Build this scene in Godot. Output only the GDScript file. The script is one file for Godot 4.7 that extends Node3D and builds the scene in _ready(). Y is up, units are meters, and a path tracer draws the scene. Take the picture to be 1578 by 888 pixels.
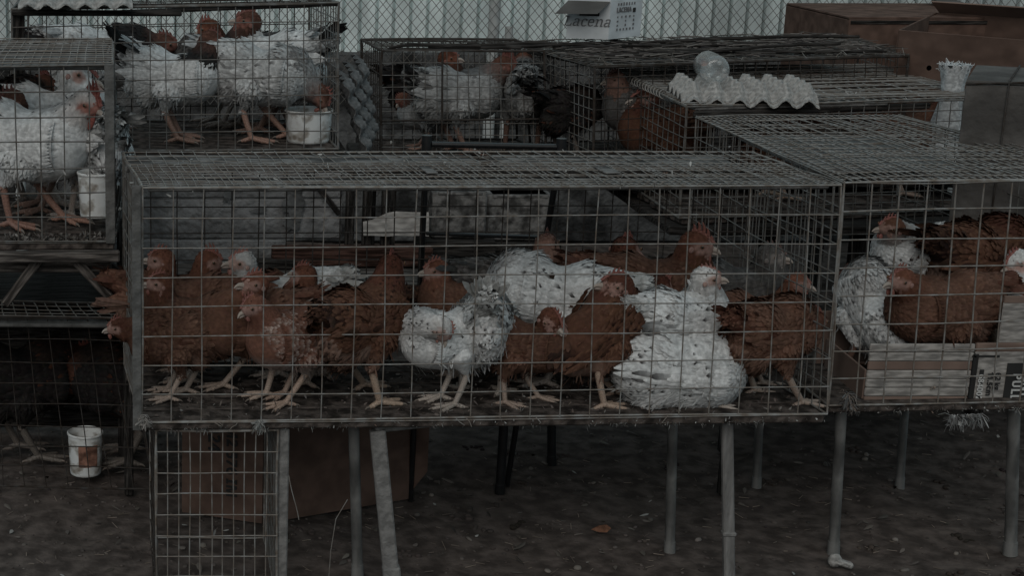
extends Node3D
# A market stall of hens in wire cages. Units are metres, y is up, the camera looks along -z.

const FOCAL := 2450.0            # pixels, for a picture 1578 pixels wide
const CX := 250.0                # the lens is shifted: its axis meets the picture here
const CY := 444.0
const CAM_Y := 1.85
var tilt := atan(644.0 / 2450.0)

var rng := RandomNumberGenerator.new()
var taken := {}
var M := {}


class MB:
	var v := PackedVector3Array()
	var n := PackedVector3Array()
	var c := PackedColorArray()
	var i := PackedInt32Array()
	var col := Color(1, 1, 1)

	func vert(p: Vector3, nn: Vector3) -> int:
		v.append(p); n.append(nn); c.append(col)
		return v.size() - 1

	func face(a: Vector3, b: Vector3, d: Vector3, e: Vector3, out: Vector3) -> void:
		var nn := (b - a).cross(e - a)
		if nn.length_squared() < 1e-18:
			nn = (d - b).cross(e - b)
		nn = nn.normalized()
		var flip := nn.dot(out) < 0.0
		if flip:
			nn = -nn
		var k := v.size()
		for p in [a, b, d, e]:
			vert(p, nn)
		if flip:
			i.append_array([k, k + 1, k + 2, k, k + 2, k + 3])
		else:
			i.append_array([k, k + 2, k + 1, k, k + 3, k + 2])

	func tri(a: Vector3, b: Vector3, d: Vector3, out: Vector3) -> void:
		var nn := (b - a).cross(d - a).normalized()
		var flip := nn.dot(out) < 0.0
		if flip:
			nn = -nn
		var k := v.size()
		vert(a, nn); vert(b, nn); vert(d, nn)
		if flip:
			i.append_array([k, k + 1, k + 2])
		else:
			i.append_array([k, k + 2, k + 1])

	# a tube through points; radius r0 at the start, r1 at the end
	func tube(pts: PackedVector3Array, r0: float, r1: float = -1.0, sides: int = 6, caps: bool = true) -> void:
		if r1 < 0.0:
			r1 = r0
		var m := pts.size()
		var k0 := v.size()
		var up := Vector3.UP
		var d0 := (pts[1] - pts[0]).normalized()
		if absf(d0.dot(up)) > 0.9:
			up = Vector3.RIGHT
		var side := d0.cross(up).normalized()
		for q in m:
			var d := (pts[mini(q + 1, m - 1)] - pts[maxi(q - 1, 0)]).normalized()
			side = (side - d * side.dot(d)).normalized()
			var bi := d.cross(side)
			var r := lerpf(r0, r1, float(q) / float(m - 1))
			for s in sides:
				var a := TAU * s / sides
				var o := side * cos(a) + bi * sin(a)
				vert(pts[q] + o * r, o)
		for q in m - 1:
			for s in sides:
				var a := k0 + q * sides + s
				var b := k0 + q * sides + (s + 1) % sides
				i.append_array([a, a + sides, b, b, a + sides, b + sides])
		if caps:
			for e in [0, m - 1]:
				var dd: Vector3 = (pts[0] - pts[1]).normalized() if e == 0 else (pts[m - 1] - pts[m - 2]).normalized()
				var kk := v.size()
				for s in sides:
					vert(v[k0 + e * sides + s], dd)
				for s in range(1, sides - 1):
					if e == 0:
						i.append_array([kk, kk + s, kk + s + 1])
					else:
						i.append_array([kk, kk + s + 1, kk + s])

	func box(ct: Vector3, size: Vector3, bas: Basis = Basis.IDENTITY, bev: float = 0.003) -> void:
		var h := size / 2.0
		bev = minf(bev, minf(h.x, minf(h.y, h.z)) * 0.6)
		var g := h - Vector3(bev, bev, bev)
		for ax in 3:
			var u := (ax + 1) % 3
			var w := (ax + 2) % 3
			for s in [-1.0, 1.0]:
				var q := []
				for k in [[-1, -1], [1, -1], [1, 1], [-1, 1]]:
					var p := Vector3.ZERO
					p[ax] = h[ax] * s; p[u] = g[u] * k[0]; p[w] = g[w] * k[1]
					q.append(ct + bas * p)
				var o := Vector3.ZERO
				o[ax] = s
				face(q[0], q[1], q[2], q[3], bas * o)
			for s in [-1.0, 1.0]:
				for t in [-1.0, 1.0]:
					var q := []
					for k in [[0, -1], [0, 1], [1, 1], [1, -1]]:
						var p := Vector3.ZERO
						p[ax] = g[ax] * k[1]
						p[u] = (h[u] if k[0] == 0 else g[u]) * s
						p[w] = (g[w] if k[0] == 0 else h[w]) * t
						q.append(ct + bas * p)
					var o := Vector3.ZERO
					o[u] = s; o[w] = t
					face(q[0], q[1], q[2], q[3], bas * o)
		for sx in [-1.0, 1.0]:
			for sy in [-1.0, 1.0]:
				for sz in [-1.0, 1.0]:
					var sg := Vector3(sx, sy, sz)
					tri(ct + bas * (Vector3(h.x, g.y, g.z) * sg), ct + bas * (Vector3(g.x, h.y, g.z) * sg), ct + bas * (Vector3(g.x, g.y, h.z) * sg), bas * sg)

	func ball(ct: Vector3, rad: Vector3, bas: Basis = Basis.IDENTITY, seg: int = 8) -> void:
		var k0 := v.size()
		var rows := maxi(4, seg / 2 + 1)
		for a in rows + 1:
			var th := PI * a / rows
			for b in seg:
				var ph := TAU * b / seg
				var o := Vector3(sin(th) * cos(ph), cos(th), sin(th) * sin(ph))
				vert(ct + bas * (o * rad), (bas * (o / rad)).normalized())
		for a in rows:
			for b in seg:
				var p := k0 + a * seg + b
				var q := k0 + a * seg + (b + 1) % seg
				i.append_array([p, p + seg, q, q, p + seg, q + seg])

	# profile: points (radius, height); spun round the y axis of bas at ct
	func lathe(ct: Vector3, prof: PackedVector2Array, bas: Basis = Basis.IDENTITY, seg: int = 20, wob: float = 0.0, lobes: int = 5) -> void:
		var k0 := v.size()
		var m := prof.size()
		for a in m:
			var d := prof[mini(a + 1, m - 1)] - prof[maxi(a - 1, 0)]
			for b in seg:
				var ph := TAU * b / seg
				var r := prof[a].x * (1.0 + wob * sin(ph * lobes + a * 0.6))
				var e := Vector3(cos(ph), 0, sin(ph))
				vert(ct + bas * (e * r + Vector3(0, prof[a].y, 0)), (bas * (e * d.y - Vector3(0, d.x, 0))).normalized())
		for a in m - 1:
			for b in seg:
				var p := k0 + a * seg + b
				var q := k0 + a * seg + (b + 1) % seg
				i.append_array([p, q, p + seg, q, q + seg, p + seg])

	# one feather: root, direction along the vane, face normal; the tip is lifted by lift
	func feather(p: Vector3, d: Vector3, nn: Vector3, len: float, wid: float, lift: float, c0: Color, c1: Color) -> void:
		var s := d.cross(nn).normalized()
		var k := v.size()
		var h := wid * 0.5
		var crown := nn * (wid * 0.10)
		var e := col
		col = c0
		vert(p - nn * 0.001, nn)
		vert(p + d * len * 0.40 + s * h * 0.85 + nn * lift * 0.40, (nn + s * 0.32).normalized())
		vert(p + d * len * 0.40 - s * h * 0.85 + nn * lift * 0.40, (nn - s * 0.32).normalized())
		vert(p + d * len * 0.45 + crown + nn * lift * 0.45, nn)
		col = c0.lerp(c1, 0.6)
		vert(p + d * len * 0.78 + s * h + nn * lift * 0.8, (nn + s * 0.32 + d * 0.05).normalized())
		vert(p + d * len * 0.78 - s * h + nn * lift * 0.8, (nn - s * 0.32 + d * 0.05).normalized())
		col = c1
		vert(p + d * len * 0.82 + crown + nn * lift * 0.85, (nn + d * 0.1).normalized())
		vert(p + d * len + nn * lift, (nn + d * 0.1).normalized())
		col = e
		i.append_array([k, k + 3, k + 1, k, k + 2, k + 3, k + 1, k + 3, k + 4, k + 3, k + 6, k + 4, k + 2, k + 5, k + 3, k + 3, k + 5, k + 6, k + 4, k + 6, k + 7, k + 6, k + 5, k + 7])

	# a long curved quill: bends towards bend over its length
	func quill(p: Vector3, d: Vector3, nn: Vector3, len: float, wid: float, bend: Vector3, c0: Color, c1: Color) -> void:
		var k := v.size()
		var e := col
		for q in 6:
			var t := q / 5.0
			var dd := (d + bend * t).normalized()
			var pp := p + d * len * t + bend * len * t * t * 0.5
			var s := dd.cross(nn).normalized()
			var w := wid * 0.5 * (0.35 + 1.2 * t - 0.75 * t * t) if q < 5 else wid * 0.10
			col = c0.lerp(c1, t)
			vert(pp + s * w, (nn + s * 0.4).normalized())
			vert(pp + nn * wid * 0.10, nn)
			vert(pp - s * w, (nn - s * 0.4).normalized())
		for q in 5:
			var b := k + q * 3
			i.append_array([b, b + 1, b + 3, b + 1, b + 4, b + 3, b + 1, b + 2, b + 4, b + 2, b + 5, b + 4])
		col = e

	func mesh(mt: Material) -> ArrayMesh:
		var a := []
		a.resize(Mesh.ARRAY_MAX)
		a[Mesh.ARRAY_VERTEX] = v; a[Mesh.ARRAY_NORMAL] = n; a[Mesh.ARRAY_COLOR] = c; a[Mesh.ARRAY_INDEX] = i
		var me := ArrayMesh.new()
		me.add_surface_from_arrays(Mesh.PRIMITIVE_TRIANGLES, a)
		me.surface_set_material(0, mt)
		return me


# ---------------------------------------------------------------- naming and nodes
func numbered(parent: Node, called: String) -> String:
	var key := str(parent.get_instance_id()) + called
	var k: int = taken.get(key, 0)
	taken[key] = k + 1
	return called if k == 0 else "%s_%03d" % [called, k]

func put(parent: Node, o: Node, called: String) -> void:
	o.name = numbered(parent, called)
	parent.add_child(o, true)

func obj(called: String, mb: MB, mt: Material, parent: Node = self) -> MeshInstance3D:
	var o := MeshInstance3D.new()
	o.mesh = mb.mesh(mt)
	put(parent, o, called)
	return o

func stuff(o: Node) -> Node:
	o.set_meta("kind", "stuff")
	return o

func tag(o: Node, label: String, category: String, group: String = "") -> Node:
	o.set_meta("label", label); o.set_meta("category", category)
	if group != "":
		o.set_meta("group", group)
	return o

func thing(called: String, label: String, category: String, at := Vector3.ZERO, group: String = "") -> Node3D:
	var o := Node3D.new()
	put(self, o, called)
	o.position = at
	tag(o, label, category, group)
	return o

func struct(called: String, mb: MB, mt: Material) -> MeshInstance3D:
	var o := obj(called, mb, mt)
	o.set_meta("kind", "structure")
	return o

# a picture point carried out to the plane z, or to the height y
func ray(px: float, py: float) -> Vector3:
	var a := (px - CX) / FOCAL
	var b := -(py - CY) / FOCAL
	return Vector3(a, b * cos(tilt) - sin(tilt), -b * sin(tilt) - cos(tilt))

func at_z(px: float, py: float, z: float) -> Vector3:
	var r := ray(px, py)
	return Vector3(0, CAM_Y, 0) + r * (z / r.z)

func at_y(px: float, py: float, y: float) -> Vector3:
	var r := ray(px, py)
	return Vector3(0, CAM_Y, 0) + r * ((y - CAM_Y) / r.y)

func at_x(px: float, z: float, y: float) -> float:        # the x of a picture column at the depth z and height y
	var w := -(y - CAM_Y) * sin(tilt) - z * cos(tilt)
	return (px - CX) / FOCAL * w

func j(a: float) -> float:
	return rng.randf_range(-a, a)

func jv(a: float) -> Vector3:
	return Vector3(j(a), j(a), j(a))

# ---------------------------------------------------------------- materials
func noise(sd: int, freq: float, lo: float, hi: float, oct: int = 4, size: int = 256, tint_lo := Color(1, 1, 1), tint_hi := Color(1, 1, 1), p0 := 0.25, p1 := 0.75) -> NoiseTexture2D:
	var f := FastNoiseLite.new()
	f.seed = sd; f.frequency = freq; f.fractal_octaves = oct
	f.noise_type = FastNoiseLite.TYPE_SIMPLEX_SMOOTH
	var g := Gradient.new()
	g.offsets = PackedFloat32Array([p0, p1])
	g.colors = PackedColorArray([Color(lo * tint_lo.r, lo * tint_lo.g, lo * tint_lo.b), Color(hi * tint_hi.r, hi * tint_hi.g, hi * tint_hi.b)])
	var t := NoiseTexture2D.new()
	t.width = size; t.height = size; t.seamless = true
	t.noise = f; t.color_ramp = g
	return t

func bumps(sd: int, freq: float, strength: float, size: int = 256) -> NoiseTexture2D:
	var f := FastNoiseLite.new()
	f.seed = sd; f.frequency = freq; f.fractal_octaves = 4
	var t := NoiseTexture2D.new()
	t.width = size; t.height = size; t.seamless = true
	t.as_normal_map = true; t.bump_strength = strength; t.noise = f
	return t

func mat(lin: Color, rough: float, tex: Texture2D = null, nrm: Texture2D = null, scale := Vector3.ONE, nscale := 1.0, vcol := false) -> StandardMaterial3D:
	var m := StandardMaterial3D.new()
	m.albedo_color = lin.linear_to_srgb()
	m.roughness = rough
	m.metallic_specular = 0.5 if rough < 0.7 else 0.2
	m.cull_mode = BaseMaterial3D.CULL_DISABLED
	m.vertex_color_use_as_albedo = vcol
	if tex:
		m.albedo_texture = tex
	if nrm:
		m.normal_enabled = true; m.normal_texture = nrm; m.normal_scale = nscale
	if tex or nrm:
		m.uv1_triplanar = true
		m.uv1_scale = scale
	return m

func make_materials() -> void:
	var n_fine := noise(1, 0.03, 0.72, 1.0, 5)
	var n_blot := noise(2, 0.012, 0.55, 1.0, 5)
	var n_rust := noise(3, 0.02, 0.75, 1.0, 5, 256, Color(1.0, 0.9, 0.82))
	var n_wood := noise(4, 0.02, 0.5, 1.0, 5)
	var b_fine := bumps(5, 0.05, 6.0)
	var b_soft := bumps(6, 0.02, 8.0)
	var n_soft := noise(31, 0.02, 0.84, 1.0, 4)
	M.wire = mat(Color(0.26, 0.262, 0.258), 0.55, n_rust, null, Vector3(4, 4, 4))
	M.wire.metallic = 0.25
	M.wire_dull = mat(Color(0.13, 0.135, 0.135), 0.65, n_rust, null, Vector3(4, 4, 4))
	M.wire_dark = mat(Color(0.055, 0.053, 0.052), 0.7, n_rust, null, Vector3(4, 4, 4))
	M.strip = mat(Color(0.125, 0.125, 0.122), 0.75, n_soft, b_fine, Vector3(4, 2, 4), 0.4)
	M.wood = mat(Color(0.14, 0.125, 0.115), 0.9, n_wood, b_fine, Vector3(1.2, 14, 14), 0.8)
	M.wood_v = mat(Color(0.20, 0.195, 0.19), 0.85, n_soft, b_fine, Vector3(6, 0.8, 6), 0.4)
	M.wood_dark = mat(Color(0.05, 0.046, 0.043), 0.9, n_wood, b_fine, Vector3(1.2, 14, 14), 0.8)
	M.wood_red = mat(Color(0.10, 0.056, 0.045), 0.9, n_wood, b_fine, Vector3(1.2, 14, 14), 0.8)
	M.dust_board = mat(Color(0.17, 0.165, 0.16), 0.95, n_blot, b_fine, Vector3(2, 6, 6), 0.8)
	M.litter_board = mat(Color(0.095, 0.08, 0.072), 0.97, n_blot, b_soft, Vector3(5, 5, 5), 1.0)
	M.post = mat(Color(0.36, 0.38, 0.38), 0.6)
	M.pipe = mat(Color(0.165, 0.165, 0.16), 0.6, n_blot, null, Vector3(4, 2, 4))
	M.black_metal = mat(Color(0.012, 0.012, 0.013), 0.35, n_fine, null, Vector3(4, 4, 4))
	M.soil = mat(Color(0.115, 0.096, 0.087), 1.0, noise(7, 0.02, 0.7, 1.0, 7, 1024), bumps(8, 0.05, 5.0, 1024), Vector3(0.55, 0.55, 0.55), 0.35)
	M.concrete = mat(Color(0.22, 0.222, 0.225), 0.95, noise(9, 0.01, 0.78, 1.0, 5), b_fine, Vector3(2, 2, 2), 0.6)
	M.stone = mat(Color(0.16, 0.155, 0.15), 0.95, n_blot, b_soft, Vector3(6, 6, 6), 0.9)
	M.sheet = mat(Color(0.78, 0.80, 0.79), 0.6, noise(10, 0.008, 0.82, 1.0, 4), null, Vector3(1.5, 0.6, 1.5))
	M.plinth = mat(Color(0.10, 0.102, 0.103), 0.95, n_blot, b_fine, Vector3(1.5, 1.5, 1.5), 0.6)
	M.card = mat(Color(0.125, 0.082, 0.066), 0.9, noise(11, 0.01, 0.8, 1.0, 4), bumps(12, 0.02, 1.5), Vector3(3, 3, 3), 0.5)
	M.card_pale = mat(Color(0.21, 0.15, 0.125), 0.9, noise(18, 0.008, 0.85, 1.0, 3), null, Vector3(2, 2, 2))
	M.card_grey = mat(Color(0.105, 0.099, 0.094), 0.85, noise(19, 0.008, 0.8, 1.0, 4), b_fine, Vector3(2, 2, 2), 0.3)
	M.card_white = mat(Color(0.58, 0.61, 0.63), 0.8, noise(13, 0.01, 0.88, 1.0, 4), null, Vector3(3, 3, 3))
	M.card_ridge = mat(Color(0.38, 0.36, 0.34), 0.9, n_fine, null, Vector3(2, 8, 2))
	M.ink = mat(Color(0.03, 0.03, 0.03), 0.8)
	M.ink_faded = mat(Color(0.14, 0.14, 0.145), 0.8)
	M.ink_white = mat(Color(0.5, 0.5, 0.49), 0.8)
	M.pulp = mat(Color(0.40, 0.39, 0.375), 1.0, n_fine, b_fine, Vector3(8, 8, 8), 0.7)
	M.pulp_dark = mat(Color(0.17, 0.17, 0.17), 1.0, n_fine, b_fine, Vector3(8, 8, 8), 0.7)
	M.tub = mat(Color(0.66, 0.68, 0.68), 0.45, noise(14, 0.02, 0.6, 1.0, 5, 256, Color(1, 0.93, 0.86), Color(1, 1, 1), 0.2, 0.5), null, Vector3(4, 4, 4))
	M.red_label = mat(Color(0.32, 0.17, 0.125), 0.7, n_blot, null, Vector3(8, 8, 8))
	M.sack = mat(Color(0.56, 0.58, 0.59), 0.75, n_fine, null, Vector3(8, 8, 8))
	M.leaf = mat(Color(0.22, 0.11, 0.07), 0.9, n_fine, null, Vector3(8, 8, 8))
	M.plumage = mat(Color(1, 1, 1), 0.9, noise(15, 0.06, 0.8, 1.0, 4), null, Vector3(5, 5, 5), 1.0, true)
	M.skin = mat(Color(1, 1, 1), 0.6, noise(16, 0.08, 0.75, 1.0, 4), bumps(17, 0.15, 4.0), Vector3(12, 12, 12), 0.5, true)
	M.horn = mat(Color(1, 1, 1), 0.45, null, null, Vector3.ONE, 1.0, true)
	M.eye = mat(Color(1, 1, 1), 0.15, null, null, Vector3.ONE, 1.0, true)
	M.bits = mat(Color(1, 1, 1), 0.95, null, null, Vector3.ONE, 1.0, true)
	var gl := StandardMaterial3D.new()
	gl.albedo_color = Color(0.78, 0.8, 0.8, 0.2)
	gl.transparency = BaseMaterial3D.TRANSPARENCY_ALPHA
	gl.roughness = 0.12
	gl.cull_mode = BaseMaterial3D.CULL_DISABLED
	M.clear = gl

# ---------------------------------------------------------------- hens
# A hen is built facing +x with its feet at y = 0. Its body is one skin drawn round a skeleton of tapered bones.
const CELL := 0.0075

var PAL := {
	"brown": {"body": Color(0.124, 0.066, 0.047), "edge": Color(0.188, 0.108, 0.079), "neck": Color(0.115, 0.060, 0.042), "belly": Color(0.19, 0.115, 0.088), "tail": Color(0.10, 0.045, 0.033), "head": Color(0.15, 0.066, 0.045), "face": Color(0.34, 0.21, 0.18), "comb": Color(0.26, 0.10, 0.075), "leg": Color(0.44, 0.34, 0.28), "speck": Color(0.07, 0.03, 0.02), "sp": 0.10},
	"dark_brown": {"body": Color(0.105, 0.052, 0.035), "edge": Color(0.175, 0.094, 0.064), "neck": Color(0.092, 0.042, 0.03), "belly": Color(0.19, 0.125, 0.10), "tail": Color(0.04, 0.024, 0.02), "head": Color(0.10, 0.042, 0.03), "face": Color(0.34, 0.21, 0.18), "comb": Color(0.25, 0.09, 0.07), "leg": Color(0.42, 0.31, 0.24), "speck": Color(0.03, 0.018, 0.014), "sp": 0.2},
	"speckled": {"body": Color(0.17, 0.085, 0.062), "edge": Color(0.50, 0.42, 0.38), "neck": Color(0.14, 0.068, 0.05), "belly": Color(0.42, 0.36, 0.33), "tail": Color(0.06, 0.045, 0.04), "head": Color(0.17, 0.08, 0.058), "face": Color(0.36, 0.23, 0.20), "comb": Color(0.28, 0.12, 0.10), "leg": Color(0.40, 0.29, 0.23), "speck": Color(0.08, 0.04, 0.03), "sp": 0.25},
	"white": {"body": Color(0.68, 0.69, 0.69), "edge": Color(0.80, 0.81, 0.81), "neck": Color(0.60, 0.61, 0.61), "belly": Color(0.62, 0.62, 0.61), "tail": Color(0.55, 0.55, 0.54), "head": Color(0.62, 0.62, 0.61), "face": Color(0.46, 0.30, 0.26), "comb": Color(0.32, 0.12, 0.10), "leg": Color(0.46, 0.37, 0.32), "speck": Color(0.06, 0.055, 0.055), "sp": 0.06},
	"white_red_head": {"body": Color(0.68, 0.69, 0.69), "edge": Color(0.80, 0.81, 0.81), "neck": Color(0.60, 0.61, 0.61), "belly": Color(0.62, 0.62, 0.61), "tail": Color(0.55, 0.55, 0.54), "head": Color(0.14, 0.072, 0.05), "face": Color(0.30, 0.19, 0.16), "comb": Color(0.32, 0.12, 0.10), "leg": Color(0.46, 0.37, 0.32), "speck": Color(0.06, 0.055, 0.055), "sp": 0.06},
	"white_spot": {"body": Color(0.64, 0.65, 0.65), "edge": Color(0.78, 0.79, 0.79), "neck": Color(0.46, 0.46, 0.46), "belly": Color(0.66, 0.66, 0.66), "tail": Color(0.30, 0.30, 0.29), "head": Color(0.56, 0.55, 0.54), "face": Color(0.46, 0.32, 0.28), "comb": Color(0.34, 0.16, 0.13), "leg": Color(0.50, 0.43, 0.38), "speck": Color(0.05, 0.045, 0.045), "sp": 0.16},
	"columbian": {"body": Color(0.66, 0.67, 0.67), "edge": Color(0.78, 0.79, 0.79), "neck": Color(0.028, 0.027, 0.027), "belly": Color(0.54, 0.54, 0.53), "tail": Color(0.018, 0.017, 0.017), "head": Color(0.12, 0.06, 0.045), "face": Color(0.26, 0.12, 0.095), "comb": Color(0.21, 0.082, 0.066), "leg": Color(0.34, 0.21, 0.165), "speck": Color(0.05, 0.05, 0.05), "sp": 0.025},
	"white_flecked_neck": {"body": Color(0.64, 0.65, 0.65), "edge": Color(0.78, 0.79, 0.79), "neck": Color(0.36, 0.36, 0.355), "belly": Color(0.66, 0.66, 0.66), "tail": Color(0.30, 0.30, 0.29), "head": Color(0.56, 0.55, 0.54), "face": Color(0.46, 0.32, 0.28), "comb": Color(0.34, 0.16, 0.13), "leg": Color(0.50, 0.43, 0.38), "speck": Color(0.05, 0.045, 0.045), "sp": 0.2},
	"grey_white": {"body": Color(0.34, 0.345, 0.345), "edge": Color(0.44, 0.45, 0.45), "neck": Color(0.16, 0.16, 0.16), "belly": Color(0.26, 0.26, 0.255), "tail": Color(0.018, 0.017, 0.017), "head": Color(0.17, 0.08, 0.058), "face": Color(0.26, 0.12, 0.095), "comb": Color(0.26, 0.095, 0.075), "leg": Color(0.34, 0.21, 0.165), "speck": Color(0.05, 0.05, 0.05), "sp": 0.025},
	"white_brown_head": {"body": Color(0.60, 0.61, 0.61), "edge": Color(0.76, 0.77, 0.77), "neck": Color(0.44, 0.445, 0.445), "belly": Color(0.5, 0.5, 0.5), "tail": Color(0.36, 0.36, 0.36), "head": Color(0.14, 0.07, 0.052), "face": Color(0.28, 0.15, 0.12), "comb": Color(0.26, 0.10, 0.08), "leg": Color(0.36, 0.22, 0.17), "speck": Color(0.17, 0.17, 0.17), "sp": 0.3},
	"white_streak": {"body": Color(0.68, 0.69, 0.69), "edge": Color(0.80, 0.81, 0.81), "neck": Color(0.52, 0.52, 0.52), "belly": Color(0.58, 0.58, 0.57), "tail": Color(0.3, 0.3, 0.3), "head": Color(0.52, 0.48, 0.46), "face": Color(0.36, 0.17, 0.14), "comb": Color(0.30, 0.09, 0.07), "leg": Color(0.36, 0.20, 0.15), "speck": Color(0.07, 0.07, 0.07), "sp": 0.06},
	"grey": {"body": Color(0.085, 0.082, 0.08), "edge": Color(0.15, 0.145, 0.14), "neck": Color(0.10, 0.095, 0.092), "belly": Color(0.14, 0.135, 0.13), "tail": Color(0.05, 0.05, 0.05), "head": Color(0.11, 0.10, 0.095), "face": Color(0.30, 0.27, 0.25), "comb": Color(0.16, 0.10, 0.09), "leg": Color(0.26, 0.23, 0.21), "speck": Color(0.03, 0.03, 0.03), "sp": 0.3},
	"grey_red_neck": {"body": Color(0.10, 0.095, 0.092), "edge": Color(0.18, 0.17, 0.165), "neck": Color(0.17, 0.105, 0.085), "belly": Color(0.16, 0.15, 0.145), "tail": Color(0.05, 0.05, 0.05), "head": Color(0.21, 0.12, 0.095), "face": Color(0.28, 0.17, 0.14), "comb": Color(0.25, 0.12, 0.10), "leg": Color(0.30, 0.24, 0.20), "speck": Color(0.05, 0.045, 0.04), "sp": 0.3},
	"black": {"body": Color(0.022, 0.02, 0.02), "edge": Color(0.04, 0.036, 0.034), "neck": Color(0.035, 0.026, 0.022), "belly": Color(0.03, 0.028, 0.027), "tail": Color(0.015, 0.014, 0.014), "head": Color(0.14, 0.06, 0.04), "face": Color(0.24, 0.10, 0.07), "comb": Color(0.27, 0.09, 0.07), "leg": Color(0.20, 0.17, 0.15), "speck": Color(0.10, 0.045, 0.03), "sp": 0.12},
}

# the skin of a set of bones: each [a, b, radius a, radius b, region, flow of the feathers]
func skin(bones: Array) -> Dictionary:
	var lo := Vector3(9, 9, 9)
	var hi := -lo
	for b in bones:
		var r: float = maxf(b[2], b[3])
		for e in [b[0], b[1]]:
			lo = lo.min(e - Vector3(r, r, r)); hi = hi.max(e + Vector3(r, r, r))
	lo -= Vector3.ONE * 0.03; hi += Vector3.ONE * 0.03
	var nx := int((hi.x - lo.x) / CELL) + 2
	var ny := int((hi.y - lo.y) / CELL) + 2
	var nz := int((hi.z - lo.z) / CELL) + 2
	var f := PackedFloat32Array(); f.resize(nx * ny * nz); f.fill(0.5)
	var who := PackedByteArray(); who.resize(nx * ny * nz)
	var best := PackedFloat32Array(); best.resize(nx * ny * nz); best.fill(9.0)
	var k := 0.016
	for bi in bones.size():
		var b: Array = bones[bi]
		var a0: Vector3 = b[0]
		var ab: Vector3 = b[1] - a0
		var ra: float = b[2]
		var rb: float = b[3]
		var ll := maxf(ab.length_squared(), 1e-9)
		var r := maxf(ra, rb) + 0.03
		var l0: Vector3 = (a0.min(b[1]) - Vector3(r, r, r) - lo) / CELL
		var h0: Vector3 = (a0.max(b[1]) + Vector3(r, r, r) - lo) / CELL
		for z in range(maxi(0, int(l0.z)), mini(nz, int(h0.z) + 1)):
			for y in range(maxi(0, int(l0.y)), mini(ny, int(h0.y) + 1)):
				var base := (z * ny + y) * nx
				for x in range(maxi(0, int(l0.x)), mini(nx, int(h0.x) + 1)):
					var p := lo + Vector3(x, y, z) * CELL - a0
					var t := clampf(p.dot(ab) / ll, 0.0, 1.0)
					var d := (p - ab * t).length() - lerpf(ra, rb, t)
					var o := f[base + x]
					if d < best[base + x]:
						best[base + x] = d; who[base + x] = bi
					var h := maxf(k - absf(d - o), 0.0) / k
					f[base + x] = minf(d, o) - h * h * k * 0.25
	var ids := PackedInt32Array(); ids.resize(nx * ny * nz); ids.fill(-1)
	var vs := PackedVector3Array()
	var wh := PackedInt32Array()
	var sx := 1
	var sy := nx
	var sz := nx * ny
	var off := [0, sx, sy, sx + sy, sz, sx + sz, sy + sz, sx + sy + sz]
	var cor := [Vector3(0, 0, 0), Vector3(1, 0, 0), Vector3(0, 1, 0), Vector3(1, 1, 0), Vector3(0, 0, 1), Vector3(1, 0, 1), Vector3(0, 1, 1), Vector3(1, 1, 1)]
	var edges := [[0, 1], [2, 3], [4, 5], [6, 7], [0, 2], [1, 3], [4, 6], [5, 7], [0, 4], [1, 5], [2, 6], [3, 7]]
	for z in nz - 1:
		for y in ny - 1:
			var base := (z * ny + y) * nx
			for x in nx - 1:
				var q := base + x
				var f0 := f[q]
				if f0 > 0.03 or f0 < -0.03:
					continue
				var neg := 0
				for o in off:
					if f[q + o] < 0.0:
						neg += 1
				if neg == 0 or neg == 8:
					continue
				var s := Vector3.ZERO
				var m := 0
				for e in edges:
					var va := f[q + off[e[0]]]
					var vb := f[q + off[e[1]]]
					if (va < 0.0) != (vb < 0.0):
						s += (cor[e[0]] as Vector3).lerp(cor[e[1]], va / (va - vb)); m += 1
				ids[q] = vs.size()
				vs.append(lo + (Vector3(x, y, z) + s / m) * CELL)
				wh.append(who[q])
	var ix := PackedInt32Array()
	for z in range(1, nz - 1):
		for y in range(1, ny - 1):
			for x in range(1, nx - 1):
				var q := (z * ny + y) * nx + x
				var f0 := f[q]
				if f0 > 0.03 or f0 < -0.03:
					continue
				for ax in 3:
					var st: int = [sx, sy, sz][ax]
					if (f0 < 0.0) == (f[q + st] < 0.0):
						continue
					var u: int = [sy, sz, sx][ax]
					var w: int = [sz, sx, sy][ax]
					var a := ids[q - u - w]
					var b := ids[q - w]
					var c := ids[q]
					var d := ids[q - u]
					if a < 0 or b < 0 or c < 0 or d < 0:
						continue
					if f0 < 0.0:
						ix.append_array([a, c, b, a, d, c])
					else:
						ix.append_array([a, b, c, a, c, d])
	var ns := PackedVector3Array(); ns.resize(vs.size())
	for t in range(0, ix.size(), 3):
		var nn := (vs[ix[t + 2]] - vs[ix[t]]).cross(vs[ix[t + 1]] - vs[ix[t]])
		ns[ix[t]] += nn; ns[ix[t + 1]] += nn; ns[ix[t + 2]] += nn
	for t in ns.size():
		ns[t] = ns[t].normalized()
	return {"v": vs, "n": ns, "i": ix, "w": wh}

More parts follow.
